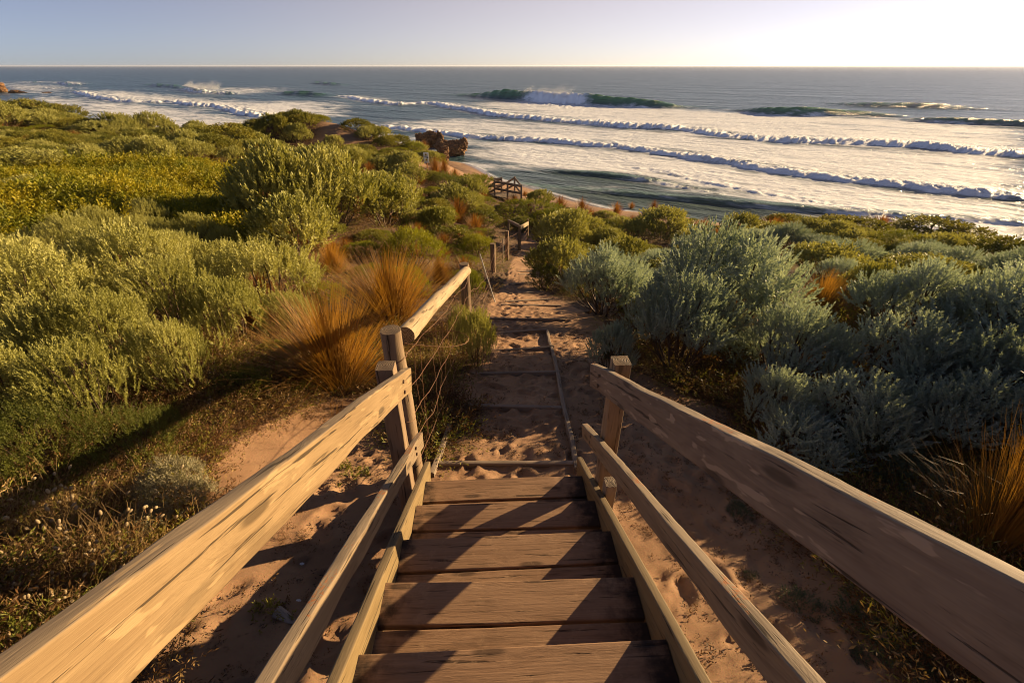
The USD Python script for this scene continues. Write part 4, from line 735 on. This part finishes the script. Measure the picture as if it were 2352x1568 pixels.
rusty = [twiggy_kind(f'rusty_bush_{k}', 260 + k, 26, .45, .4, 'twig_rust', .005, leafy=('leaf_brown', .05, 8, .014, .006)) for k in range(2)]
sprig = [twiggy_kind(f'small_sprig_{k}', 270 + k, 8, .18, .16, 'twig', .003, leafy=(m_, .06, 10, .018, .009)) for k, m_ in enumerate(('leaf_olive', 'leaf_round'))]
R0 = {}
for g, w in ((silver, 1.75), (silver_far, 1.75), (olive_far, 1.7), (grey_open, 2.05), (bright, 1.7), (darks, 1.7), (rounds, 1.5), (gold, 1.35), (rust, 1.1), (hare, .8), (dead, 1.0), (rusty, .9), (sprig, .4)):
    for c in g: R0[c.GetPath()] = w
for c, w in ((flowered, 1.35), (cushion, .66), (pale_grass, .9), (green_grass, 1.3), (strap, .7)): R0[c.GetPath()] = w
for c, (w, h) in PH.items(): R0[c] = w

# ------------------------------------------------------------------ plants that stand out, each where the picture shows its foot
ORD0 = 'first second third fourth fifth sixth seventh'.split()
occupied = []
prng = np.random.default_rng(11)
def plant(name, cls, px, py, wpx, label, cat_, group=None, hs=1.0, sink=.04, rz=None):
    b = hit(px, py); s = wpx * scale_at(b) / R0[cls.GetPath()]
    occupied.append((b[0], b[1], wpx * scale_at(b) * .42))
    if hs > 5:      # the picture height of its top
        hs = np.clip(up_to(b, hs) / (s * PH[cls.GetPath()][1]), .35, 2.0)
    return inst(name, cls, b - [0, 0, sink], prng.uniform(0, 360) if rz is None else rz, (s, s, s * hs), label, cat_, group)
Sv = lambda k: silver[k % 3]; SF = lambda k: silver_far[k % 3]
for k, a in enumerate([
  (330, 700, 250, 'lit silvery green shrub, topmost of the broad thicket left of the golden grass', 515), (120, 790, 320, 'widest silvery shrub of the thicket, reaching towards the left edge', 560),
  (20, 760, 200, 'silvery shrub cut off by the left edge, upper one', 575), (45, 960, 210, 'silvery shrub cut off by the left edge, above the hare tail grass', 800), (260, 860, 260, 'silvery shrub in the middle of the left thicket', 670),
  (415, 760, 220, 'greenish silvery shrub right of the thicket centre', 590), (620, 715, 260, 'rounded pale shrub with upright tips just left of the golden tussocks', 560), (420, 905, 180, 'compact silvery shrub standing above the dead branches', 735),
  (235, 975, 230, 'lowest silvery shrub of the left thicket, above the dark green bush', 780), (545, 790, 170, 'green tinged shrub between the left thicket and the golden grass', 640), (150, 880, 200, 'silvery shrub below the widest one of the thicket', 700)]):
    plant('silvery_shrub', Sv(k), a[0], a[1], a[2], a[3], 'shrub', hs=a[4])
for k, a in enumerate([
  (655, 520, 210, 'tall left half of the big grey green shrub beyond the flowering meadow', 335), (770, 530, 230, 'middle of the big grey green shrub beyond the meadow', 350), (880, 520, 190, 'right end of the big grey green shrub beyond the meadow', 400), (740, 440, 170, 'grey green shrub showing behind the top of the big one', 332),
  (690, 600, 220, 'pale spiky shrub below the big grey green one, right of the meadow', 450), (1005, 540, 95, 'neat rounded silvery shrub with upright tips right of the long grass plume', 475), (1040, 480, 120, 'silvery shrub below the bright green bushes near the beach platform', 425),
  (940, 425, 100, 'silvery shrub left of the sign post', 375), (300, 365, 110, 'grey shrub on the slope below the left skyline', 315), (440, 375, 110, 'grey green shrub with yellow tips below the left skyline dip', 318), (215, 385, 85, 'olive grey shrub left of the small sandy scar', 330),
  (60, 400, 190, 'row of pale grey shrubs at the far left edge of the meadow', 360), (60, 450, 150, 'pale feathery shrub at the left edge, above the meadow', 405), (1098, 840, 100, 'silvery shrub growing through the wire beside the path', 710), (1065, 790, 70, 'upright silvery shrub behind the fence wire', 700)]):
    plant('grey_green_shrub', SF(k) if a[1] < 700 else Sv(k), a[0], a[1], a[2], a[3], 'shrub', hs=a[4])
for k, a in enumerate([
  (1295, 575, 145, 'pale lit shrub right of the path bend', SF(0), 485), (1288, 650, 150, 'grey green shrub right of the path, in front of the pale lit one', SF(1), 550), (1520, 545, 130, 'dark green shrub beside the bare sand at the dune edge', SF(2), 478), (1310, 535, 120, 'grey shrub below the rusty grass at the dune edge', SF(0), 480),
  (1430, 620, 130, 'greyish shrub right of the lit path shrub', SF(1), 545), (1385, 720, 190, 'shaded purple grey shrub beside the trodden path', grey_open[0], 570), (1630, 790, 330, 'large domed grey shrub right of the path, tallest on that side', grey_open[1], 525), (1560, 850, 230, 'lower lobe of the large grey shrub, towards the path', grey_open[2], 640),
  (1500, 800, 180, 'dark twiggy shrub under the large grey one', grey_open[0], 650), (1800, 900, 230, 'blue grey shrub in shade behind the right handrail', grey_open[2], 705), (2050, 800, 240, 'wide pale shrub below the right skyline', grey_open[0], 600), (2260, 820, 220, 'wide pale shrub at the right edge', grey_open[1], 610), (2060, 920, 280, 'blue grey shrub with visible branches, right of the shaded one', grey_open[1], 740),
  (2280, 960, 280, 'blue grey shrub in the shade at the right edge', grey_open[2], 770), (1985, 700, 130, 'dark grey shrub behind the pale wide ones', SF(0), 600), (1880, 640, 170, 'olive shrub under the right dune crest', SF(2), 560), (2130, 660, 200, 'grey shrub below the yellowing crest bushes', SF(1), 590), (1760, 1000, 200, 'lower blue grey shrub close behind the right handrail', grey_open[0], 850), (1960, 1040, 270, 'spreading blue grey shrub near the right handrail', grey_open[1], 880), (2190, 1050, 260, 'lowest blue grey shrub, behind the big right tussock', grey_open[2], 880), (1400, 850, 110, 'low dark shrub against the path edge', grey_open[1], 740)]):
    plant('grey_shrub', a[4], a[0], a[1], a[2], a[3], 'shrub', hs=a[5])
for k, a in enumerate([
  (950, 610, 150, 'bright green bush above the golden grass', bright[0], 525), (1085, 440, 130, 'bright green bushes above the beach platform', bright[1], 403), (1025, 435, 90, 'dark green bush left of the bright ones at the beach', darks[0], 395), (1250, 660, 85, 'dark green bush with white flowers beside the path', flowered, 605), (1240, 478, 75, 'round dark green shrub alone beside the beach platform', SF(1), 436),
  (1095, 590, 90, 'bright green bush left of the first wire fence post', bright[2], 540), (1215, 500, 180, 'bright green low bush on the slope below the beach platform', bright[0], 462), (1270, 520, 120, 'green bush left of the bend in the path', bright[1], 480), (930, 680, 120, 'green bush behind the log rail', bright[2], 610), (1085, 680, 70, 'leafy green bush beneath the leaning picket', bright[1], 620),
  (1950, 545, 180, 'green bush on the right dune crest', olive_far[0], 500), (2150, 570, 230, 'yellowing bush on the right dune crest', olive_far[1], 508), (2290, 620, 150, 'yellowing bush where the right crest drops to the sea', olive_far[2], 548), (2060, 580, 140, 'bright green bush under the right crest', bright[0], 530),
  (640, 320, 90, 'dark bush, left one on top of the sandy mound', olive_far[0], 262), (690, 300, 90, 'tall dark bush crowning the sandy mound', olive_far[1], 252), (690, 333, 70, 'grey bush on the front of the sandy mound', SF(0), 283), (770, 345, 48, 'small dark bush on the bare sand of the mound', SF(2), 310), (820, 302, 75, 'bush right of the bare sand at the mound top', olive_far[2], 272), (845, 322, 55, 'rounded bush at the right shoulder of the mound', SF(1), 290),
  (520, 355, 190, 'dark low bush on the skyline left of the mound', olive_far[0], 288), (60, 280, 150, 'bush at the top of the left skyline', olive_far[1], 230), (140, 290, 120, 'second bush along the left skyline', olive_far[2], 240), (230, 320, 130, 'third bush along the left skyline', SF(1), 278), (330, 345, 120, 'bush where the left skyline dips', olive_far[0], 300), (10, 300, 110, 'bush at the left edge of the skyline', SF(0), 228),
  (110, 1080, 260, 'dark feathery green bush in the lower left', darks[0], 945), (300, 1060, 240, 'dark green bush above the cushion bush', darks[1], 950), (380, 1010, 120, 'olive green low bush beside the dead branches', darks[0], 940), (30, 1130, 140, 'dark green bush cut off by the left edge', darks[1], 1000)]):
    plant('green_bush', a[4], a[0], a[1], a[2], a[3], 'bush', hs=a[5])
for k, a in enumerate([
  (900, 740, 330, 'large golden tussock with arching blades behind the round post', gold[0], 585), (775, 880, 370, 'large golden tussock nearest the left handrail', gold[1], 680), (765, 625, 110, 'golden tussock beyond the pale rounded shrub', gold[0], 555), (1010, 650, 90, 'golden tussock beside the top of the log rail', gold[1], 590), (1050, 500, 90, 'tall plume of golden grass on the slope', rust[0], 455), (1090, 530, 70, 'rusty tussock below the plume', rust[1], 490),
  (2260, 1290, 330, 'big golden green tussock beyond the right handrail', gold[0], 985), (1870, 735, 170, 'glowing golden tussock between the grey shrubs on the right', gold[1], 625), (1000, 395, 40, 'rusty tussock right of the sign', rust[0], 360), (975, 352, 34, 'rusty tussock on the dune lip left of the rocks', rust[1], 322), (1020, 398, 46, 'rusty grass above the beach', rust[0], 365), (1045, 412, 40, 'rusty grass tumbling towards the beach sand', rust[1], 385), (940, 395, 36, 'rusty tussock left of the sign foot', rust[0], 370),
  (1415, 492, 46, 'dark rusty tussock on the bare sand of the dune edge', rust[1], 463), (1500, 485, 34, 'small round tussock alone at the dune edge', rust[0], 460), (1450, 478, 24, 'tiny tussock at the dune edge, left of the round one', rust[1], 463), (1335, 487, 60, 'rusty grass at the dune edge', rust[0], 455), (1285, 482, 60, 'rusty grass right of the round dark shrub', rust[1], 448), (1180, 468, 50, 'rusty tussock in front of the beach platform', rust[1], 445), (1205, 450, 24, 'tussock on the sand right of the platform', rust[0], 437),
  (1770, 540, 130, 'broad rusty grass on the right dune crest', rust[0], 500), (1700, 530, 60, 'rusty grass at the end of the bare sand', rust[1], 508), (2020, 525, 110, 'wind blown rusty grass at the top of the right crest', rust[1], 495), (560, 385, 60, 'orange tussock left of the big grey green shrub', rust[0], 360), (90, 270, 70, 'orange grass between the skyline bushes', rust[1], 240)]):
    plant('grass_tussock', a[4], a[0], a[1], a[2], a[3], 'grass tussock', hs=a[5])
plant('grass_tussock', pale_grass, 660, 720, 130, 'sparse pale grass stems at the right end of the rounded pale shrub', 'grass tussock')
plant('grass_tussock', green_grass, 2330, 1270, 300, 'green grass tussock with pale heads at the right edge', 'grass tussock', hs=1.1)
plant('strap_leaved_plant', strap, 1392, 820, 110, 'dark strap leaved plant at the edge of the sand behind the right square post', 'plant')
plant('strap_leaved_plant', strap, 1880, 1010, 130, 'strap leaved plant in deep shade under the blue grey shrubs', 'plant')
plant('cushion_bush', cushion, 425, 1165, 165, 'pale grey wiry cushion bush on the sand at lower left', 'bush', hs=1.3)
plant('cushion_bush', cushion, 345, 1215, 120, 'small wiry cushion bush with dead underside', 'bush')
plant('small_plant', sprig[0], 812, 1095, 90, 'small spiky grey green plant behind the left mid rail', 'plant', hs=1.3)
plant('rusty_bush', rusty[0], 1045, 960, 130, 'dry reddish bush tangled in the fence wire', 'bush')
plant('rusty_bush', rusty[1], 660, 1250, 100, 'dry orange weed on the sand between the left rails', 'bush')
plant('small_plant', sprig[0], 615, 1420, 130, 'low green and orange weed on the sand beside a lump of driftwood', 'plant')
for a in [(575, 860, 260, 'pale dead branch below the golden tussock', dead[0]), (520, 960, 200, 'tangle of dead branches beside the sand', dead[0]), (610, 940, 160, 'dark dead branches left of the handrail', dead[1]), (1650, 880, 260, 'dead twigs under the large grey shrub', dead[1]), (1960, 960, 260, 'dead twigs in shade under the blue grey shrubs', dead[1]), (380, 1110, 160, 'dry twigs beside the cushion bush', dead[1]), (140, 1000, 170, 'brown dead twigs under the silvery thicket', dead[1])]:
    plant('dead_branches', a[4], a[0], a[1], a[2], a[3], 'dead branches', hs=.9)
for k, a in enumerate([(2000, 1090, 270, 'round leaved bush behind the right handrail'), (1880, 1180, 200, 'small round leaved bush touching the right handrail'), (2130, 1150, 230, 'round leaved bush left of the big right tussock'), (1990, 1420, 180, 'sprawling leafy plant below the right handrail'), (2080, 1530, 170, 'sprawling leafy plant at the bottom of the picture, right'), (1850, 1395, 110, 'small leafy plant on the sand right of the mid rail'), (1730, 1325, 50, 'smallest leafy sprig on the sand right of the mid rail'), (1990, 1525, 110, 'leafy plant low against the lower edge of the right handrail'), (1700, 1180, 70, 'dark green tuft on the sand under the right handrail')]):
    plant('round_leaved_bush', rounds[k % 2], a[0], a[1], a[2], a[3], 'bush', hs=.8)
for k in range(20):
    px, py = prng.uniform(10, 330), prng.uniform(1190, 1480)
    if px > 380 - (py - 1190) * .8: px *= .5
    plant('hare_tail_grass', hare[k % 3], px, py, 260, 'clump of hare tail grass with fluffy heads in the lower left corner', 'grass', 'hare tail grass in the lower left')
plant('hare_tail_grass', hare[1], 2130, 1190, 200, 'hare tail grass with white heads left of the right tussock', 'grass', hs=1.2)
for k, (x, y, w, h) in enumerate([(4.9, 2.6, 1.7, .95), (5.4, 4.1, 1.8, 1.05), (4.6, 1.2, 1.6, 1.1), (6.6, 3.2, 2.0, 1.4), (7.4, 5.0, 2.0, 1.1), (4.9, -.2, 1.8, 1.0), (6.4, 1.4, 2.0, 1.2)]):
    c = grey_open[k % 3]; z = float(gz(x, y)); occupied.append((x, y, w * .42))
    inst('grey_shrub', c, (x, y, z - .05), 70 * k, (w / R0[c.GetPath()], w / R0[c.GetPath()], h / PH[c.GetPath()][1]), f'grey shrub beyond the right handrail, {ORD0[k]} of those past the right picture edge', 'shrub')
for a in [(600, 900, 110, 'dry reddish weed left of the big golden tussocks', rusty[0], 'rusty_bush'), (545, 985, 110, 'dry reddish weed between dead branches and sand', rusty[1], 'rusty_bush'), (480, 1015, 120, 'rusty low weed above the bare sand at left', rusty[0], 'rusty_bush'), (690, 905, 90, 'small rusty weed at the foot of the left tussock', rusty[1], 'rusty_bush'), (640, 830, 120, 'low olive shrub beside the left tussock', olive_far[0], 'olive_shrub'),
          (560, 900, 130, 'low olive shrub among the dead branches', olive_far[1], 'olive_shrub'), (850, 640, 100, 'green bush between the two golden tussocks and the pale shrub', bright[0], 'green_bush'), (740, 690, 120, 'small green bush left of the arching tussock', bright[1], 'green_bush'), (300, 1250, 120, 'reddish dry weed among the hare tails', rusty[0], 'rusty_bush'), (120, 1330, 150, 'dry brown weed in the lower left corner', rusty[1], 'rusty_bush'), (60, 1210, 140, 'dry brown weed below the dark feathery bush', rusty[0], 'rusty_bush')]:
    plant(a[5], a[4], a[0], a[1], a[2], a[3], 'bush', hs=.75)
# driftwood and shells on the sand
b = hit(655, 1425); tag(beam(None, 'driftwood', b + [-.06, .03, .015], b + [.06, -.03, .03], .06, .045, 'wood_branch', round_=True, amp=.012, seg=.01, taper=.7), 'grey lump of driftwood on the sand below the left mid rail', 'driftwood')
for k, (px, py, w, lab) in enumerate([(685, 1380, 14, 'largest white shell on the sand, beside the driftwood'), (693, 1295, 12, 'white shell beside the dry weed'), (652, 1372, 9, 'broken white shell left of the largest one'), (543, 1455, 9, 'white shell fragment on the shaded sand'), (566, 1478, 6, 'small white shell low on the shaded sand')]):
    b = hit(px, py); s = w * scale_at(b) / 2; m = trimesh.creation.icosphere(2); v = m.vertices * [s, s * .65, s * .3]; v[:, 2] += np.sin(v[:, 0] / s * 9) * s * .05
    t = part(None, 'shell', (v, m.faces), 'shell', True); UsdGeom.Xformable(t).AddTranslateOp().Set(tuple(map(float, b + [0, 0, s * .1]))); tag(t, lab, 'shell')

# ------------------------------------------------------------------ the rest of the cover
zone = {k: P_(v).buffer(0) for k, v in dict(
    bank=[(380, 1000), (620, 800), (690, 850), (690, 920), (560, 970), (460, 1080), (420, 1130)],
    meadow=[(-300, 430), (0, 385), (300, 395), (560, 400), (590, 480), (600, 560), (560, 600), (440, 530), (300, 520), (180, 545), (-300, 560)],
    hill=[(-400, 240), (0, 240), (300, 300), (600, 330), (600, 400), (300, 395), (-400, 400)],
    silver=[(-400, 540), (200, 520), (430, 520), (600, 600), (720, 700), (640, 800), (500, 900), (420, 960), (-400, 1000)],
    dark=[(-400, 960), (420, 930), (560, 960), (460, 1060), (400, 1150), (-400, 1180)],
    tails=[(-400, 1160), (390, 1150), (330, 1300), (200, 1420), (0, 1568), (-400, 1568)],
    right=[(1320, 640), (1700, 560), (2400, 640), (2700, 800), (2700, 1400), (2100, 1300), (1740, 1020), (1680, 930), (1420, 820), (1300, 690)],
    crest=[(1600, 490), (2000, 490), (2400, 560), (2700, 700), (2400, 660), (1700, 570)]).items()}
def zone_of(px, py):
    for k, z in zone.items():
        if z.contains(shapely.Point(px, py)): return k
    return 'mix'
bare_u = shapely.unary_union([b.buffer(6) for b in bare]); frng = np.random.default_rng(23); spots = []
occ = list(occupied)
cand = []
for _ in range(9000):
    y = 1.0 + 45 * frng.beta(1.1, 1.7); x = frng.uniform(-1.35, 1.35) * (y + .5); z = float(gz(x, y)); cand.append((x, y, z))
for _ in range(3500):
    y = frng.uniform(22, 43); x = frng.uniform(-30, 7); cand.append((x, y, float(gz(x, y))))
cand = np.array(cand); cpx, cpy, _ = proj(cand); okc = ~shapely.contains_xy(bare_u, cpx, cpy) & (cand[:, 2] > 1.5) & (np.abs(cand[:, 0] + .02 * cand[:, 1]) > .95) & (cpx > -250) & (cpx < 2600) & ((cand[:, 1] > 2.6) | (np.abs(cand[:, 0]) > 2.4))
kinds_by = dict(meadow=[('cushy', 1.)], hill=[('silver', .25), ('olive', .3), ('bright', .2), ('rust', .15), ('rustyb', .1)], silver=[('near_silver', .5), ('olive', .1), ('bright', .12), ('rust', .1), ('rustyb', .1), ('dead', .08)], dark=[('dark', .4), ('olive', .2), ('bright', .1), ('rustyb', .2), ('dead', .1)], bank=[('rustyb', .4), ('dark', .25), ('olive', .2), ('pale', .15)], tails=[('hare', 1.)],
    right=[('grey', .65), ('dark', .12), ('dead', .08), ('olive', .15)], crest=[('olive', .45), ('silver', .3), ('rust', .25)], mix=[('silver', .28), ('bright', .24), ('olive', .16), ('rust', .17), ('rustyb', .15)])
tab = dict(pale=([pale_grass], 'grass_tussock', 'grass tussock', (.3, .5), (.6, 1.)), cushy=(bright, 'green_bush', 'bush', (.5, .8), (.3, .5)), bright=(bright, 'green_bush', 'bush', (.5, .9), (.45, .7)), olive=(olive_far, 'olive_shrub', 'shrub', (.6, 1.1), (.4, .7)), silver=(silver_far, 'grey_green_shrub', 'shrub', (.6, 1.1), (.45, .75)), near_silver=(silver, 'silvery_shrub', 'shrub', (.45, .8), (.8, 1.1)),
    dark=(darks, 'green_bush', 'bush', (.35, .65), (.6, 1.15)), dead=(dead, 'dead_branches', 'dead branches', (.5, .9), (.5, .9)), hare=(hare, 'hare_tail_grass', 'grass', (.7, 1.0), (.8, 1.1)), grey=(grey_open, 'grey_shrub', 'shrub', (.5, .9), (.5, .8)), rust=(rust, 'grass_tussock', 'grass tussock', (.5, .9), (.6, 1.0)), rustyb=(rusty, 'rusty_bush', 'bush', (.4, 1.0), (.7, 1.)))
where = dict(bank='on the bank above the bare sand at left', meadow='in the flowering meadow at left', hill='on the far left dune slope', silver='in the thicket at left', dark='in the lower left', tails='in the lower left corner', right='on the shaded slope at right', crest='along the right dune crest', mix='on the slopes either side of the path')
look_ = dict(pale='thin pale straw tuft', cushy='flat bright green bush', bright='low bright green bush', olive='low olive green shrub', silver='grey green shrub', near_silver='silvery fine leaved shrub', dark='dark green low bush', dead='bare dead twigs', hare='fluffy hare tail grass', grey='blue grey shrub', rust='rusty orange grass tussock', rustyb='dry reddish brown bush')
cnt = 0
keep = P_([(1730, 600), (1900, 600), (1990, 860), (1730, 830)]).union(P_([(640, 600), (1060, 600), (1060, 1000), (960, 1100), (640, 1000)]))
LM = [('the big golden tussock', 905, 680), ('the golden tussock by the left handrail', 780, 800), ('the log rail', 1005, 700), ('the first wire fence post', 1131, 595), ('the bend of the path', 1205, 545), ('the warning sign', 977, 355), ('the sandy mound', 740, 310), ('the left end of the skyline', 60, 260), ('the dip of the left skyline', 380, 320),
      ('the cushion bush', 425, 1120), ('the flowering meadow', 330, 460), ('the left edge of the meadow', 60, 440), ('the big grey green shrub', 740, 430), ('the beach platform', 1170, 445), ('the right square post', 1425, 870), ('the right handrail', 1850, 1100), ('the large domed grey shrub', 1640, 660), ('the dune edge sand', 1450, 490), ('the right crest', 2050, 530),
      ('the far right of the crest', 2320, 590), ('the dead branches', 570, 850), ('the left picture edge', 10, 800), ('the lower left corner', 40, 1350), ('the right picture edge', 2340, 880), ('the shaded blue grey shrub', 1800, 800), ('the big right tussock', 2260, 1150), ('the silvery thicket', 230, 740), ('the pale rounded shrub', 620, 640), ('the dark feathery bush', 130, 1010), ('the glowing tussock', 1830, 680), ('the wide pale shrub', 2060, 700), ('the rusty plume', 1050, 480), ('the flowered dark bush', 1250, 635)]
ORD = [''] + [o + ' ' for o in 'second third fourth fifth sixth seventh eighth ninth tenth eleventh twelfth thirteenth fourteenth fifteenth sixteenth seventeenth eighteenth nineteenth twentieth'.split()] + [t + o + ' ' for t in ('twenty-', 'thirty-', 'forty-') for o in 'first second third fourth fifth sixth seventh eighth ninth'.split()]
fills = []
for (x, y, z), px, py in zip(cand[okc], cpx[okc], cpy[okc]):
    zn = zone_of(px, py); ks = kinds_by[zn]; kd = ks[frng.choice(len(ks), p=[q for _, q in ks])][0]; grp, nm, ct, sr_, hr = tab[kd]
    s = frng.uniform(*sr_) * (1 + .012 * y) * (1.15 if y > 20 else 1); c = grp[frng.integers(len(grp))]; rad = R0[c.GetPath()] * s * .5 * (.62 if zn != 'tails' else .45)
    if any((x - a) ** 2 + (y - b) ** 2 < (rad + .62 * q) ** 2 for a, b, q in occ): continue
    if zn != 'silver' and keep.contains(shapely.Point(px, py)): continue
    # keep the foliage off the path
    ex, ey, _ = proj(np.array([x + np.sign(.05 - x) * rad * 1.1, y, z]));
    if bare[0].contains(shapely.Point(float(ex), float(ey))) : continue
    occ.append((x, y, rad)); cnt += 1
    fills.append((kd, zn, nm, ct, c, (x, y, z - .05), frng.uniform(0, 360), (s, s, s * frng.uniform(*hr)), float(px), float(py)))
combos = {}
for k, f_ in enumerate(fills):
    px, py = f_[8], f_[9]; dd = [math.hypot(px - a, (py - b) * 1.4) for _, a, b in LM]; j = int(np.argmin(dd)); dx, dy = px - LM[j][1], (py - LM[j][2]) * 1.4
    w = ('right of' if dx > 0 else 'left of') if abs(dx) > abs(dy) else ('below' if dy > 0 else 'above')
    combos.setdefault((f_[0], w, j), []).append((dd[j], k))
for (kd, w, j), v in combos.items():
    for o, (_, k) in enumerate(sorted(v)):
        _, zn, nm, ct, c, p, rz, sc, _, _ = fills[k]
        lab = f'{look_[kd]} {w} {LM[j][0]}' if len(v) == 1 else f'{look_[kd]}, {ORD[min(o, 46)]}nearest {w} {LM[j][0]}'
        inst(nm, c, p, rz, sc, lab, ct, f'{look_[kd]} {where[zn]}')
print('fill', cnt)
# low ground cover: leafy sprigs of the meadow and the litter of twigs, past counting
def cover(name, protos, pts, sc, label, tilt=.25, seed=3):
    r = np.random.default_rng(seed); pi = UsdGeom.PointInstancer.Define(stage, numbered('/World', name)); n = len(pts)
    for k, (m, ml) in enumerate(protos):
        part(pi.GetPrim(), 'clump', m, ml)
    pi.CreatePrototypesRel().SetTargets([ch.GetPath() for ch in pi.GetPrim().GetChildren()])
    pi.CreateProtoIndicesAttr(Vt.IntArray.FromNumpy(r.integers(0, len(protos), n).astype(np.int32)))
    pi.CreatePositionsAttr(Vt.Vec3fArray.FromNumpy(pts.astype(np.float32)))
    s = (r.uniform(*sc, n) * (.5 + 1.1 * n2(pts[:, 0], pts[:, 1], .55, 63, 3) ** 1.5 * 1.6)).astype(np.float32); pi.CreateScalesAttr(Vt.Vec3fArray.FromNumpy(np.stack([s, s, s * r.uniform(.7, 1.1, n).astype(np.float32)], 1)))
    an = r.uniform(0, np.pi, n); ax = r.normal(0, tilt * .3, (n, 2))
    q = [Gf.Quath(float(math.cos(a)), float(b0), float(b1), float(math.sin(a))).GetNormalized() for a, (b0, b1) in zip(an, ax)]
    pi.CreateOrientationsAttr(Vt.QuathArray(q)); return tag(pi.GetPrim(), label, 'ground cover', kind='stuff')
def clump(seed, n, R, L, nl, ll, lw, a0=70, a1=30, up=.7):
    r = np.random.default_rng(seed); a = r.uniform(0, 6.28, n); q = R * np.sqrt(r.uniform(0, 1, n)); p = np.stack([q * np.cos(a), q * np.sin(a), .12 * (1 - (q / R) ** 2) * R / .3 * r.uniform(.2, 1, n)], 1)
    d = unit(np.stack([np.cos(a) * q / R, np.sin(a) * q / R, np.full(n, up)], 1) + r.normal(0, .25, (n, 3))); return leaves_on(p, d, r.uniform(*L, n), nl, ll, lw, r, a0, a1)
grng = np.random.default_rng(31)
def scatter(poly, n, y0, y1, seed):
    r = np.random.default_rng(seed); px = r.uniform(*poly.bounds[0::2], n * 4); out = []
    y = r.uniform(y0, y1, n * 6); x = r.uniform(-1.4, 1.4, n * 6) * (y + 1); z = gz(x, y); p = np.stack([x, y, z], 1); a, b, _ = proj(p); ok = shapely.contains_xy(poly, a, b) & (z > .8)
    return p[ok][:n]
mp_ = scatter(zone['meadow'], 6500, 6, 30, 1)
mp_ = mp_[n2(mp_[:, 0], mp_[:, 1], .8, 61, 2) > .30]
cover('meadow_cover', [(clump(k, 46, .3, (.12, .24), 16, .03, .016), 'leaf_yellow') for k in range(2)] + [(clump(9, 46, .3, (.10, .2), 16, .03, .016), 'leaf_bright')], mp_, (.8, 1.8), 'low green meadow cover dotted with yellow on the left slope')
allp = scatter(shapely.box(-300, 150, 2650, 1700).difference(bare_u), 9000, 1.2, 34, 2); allp = np.vstack([allp, scatter(shapely.box(-300, 600, 2650, 1900).difference(bare_u), 6000, .9, 6.5, 4)]); allp = allp[(np.abs(allp[:, 0]) > 1.3) | (allp[:, 1] > 3)]
cover('dry_litter', [(clump(k + 20, 26, .25, (.06, .2), 9, .03, .007, 60, 30, .45), m_) for k, m_ in enumerate(('leaf_brown', 'straw', 'leaf_brown', 'leaf_olive'))], allp, (.5, 1.2), 'dry brown litter and small weeds between the shrubs')
dbp = np.vstack([np.stack([r_ := grng.uniform(-1.9, 2.4, 2200), grng.uniform(.7, 7, 2200)], 1)]); dz = gz(dbp[:, 0], dbp[:, 1]); sp_ = (np.abs(dbp[:, 0]) > .75) | ((dbp[:, 1] > 2.8) & (grng.uniform(0, 1, len(dbp)) < .35)); dbp, dz = dbp[sp_], dz[sp_]
cover('sand_debris', [(clump(k + 40, 7, .03, (.01, .05), 5, .016, .006, 70, 60, .1), m_) for k, m_ in enumerate(('leaf_brown', 'twig', 'leaf_brown'))], np.stack([dbp[:, 0], dbp[:, 1], dz], 1), (.5, 1.3), 'small dark bits of leaf and twig lying on the sand')
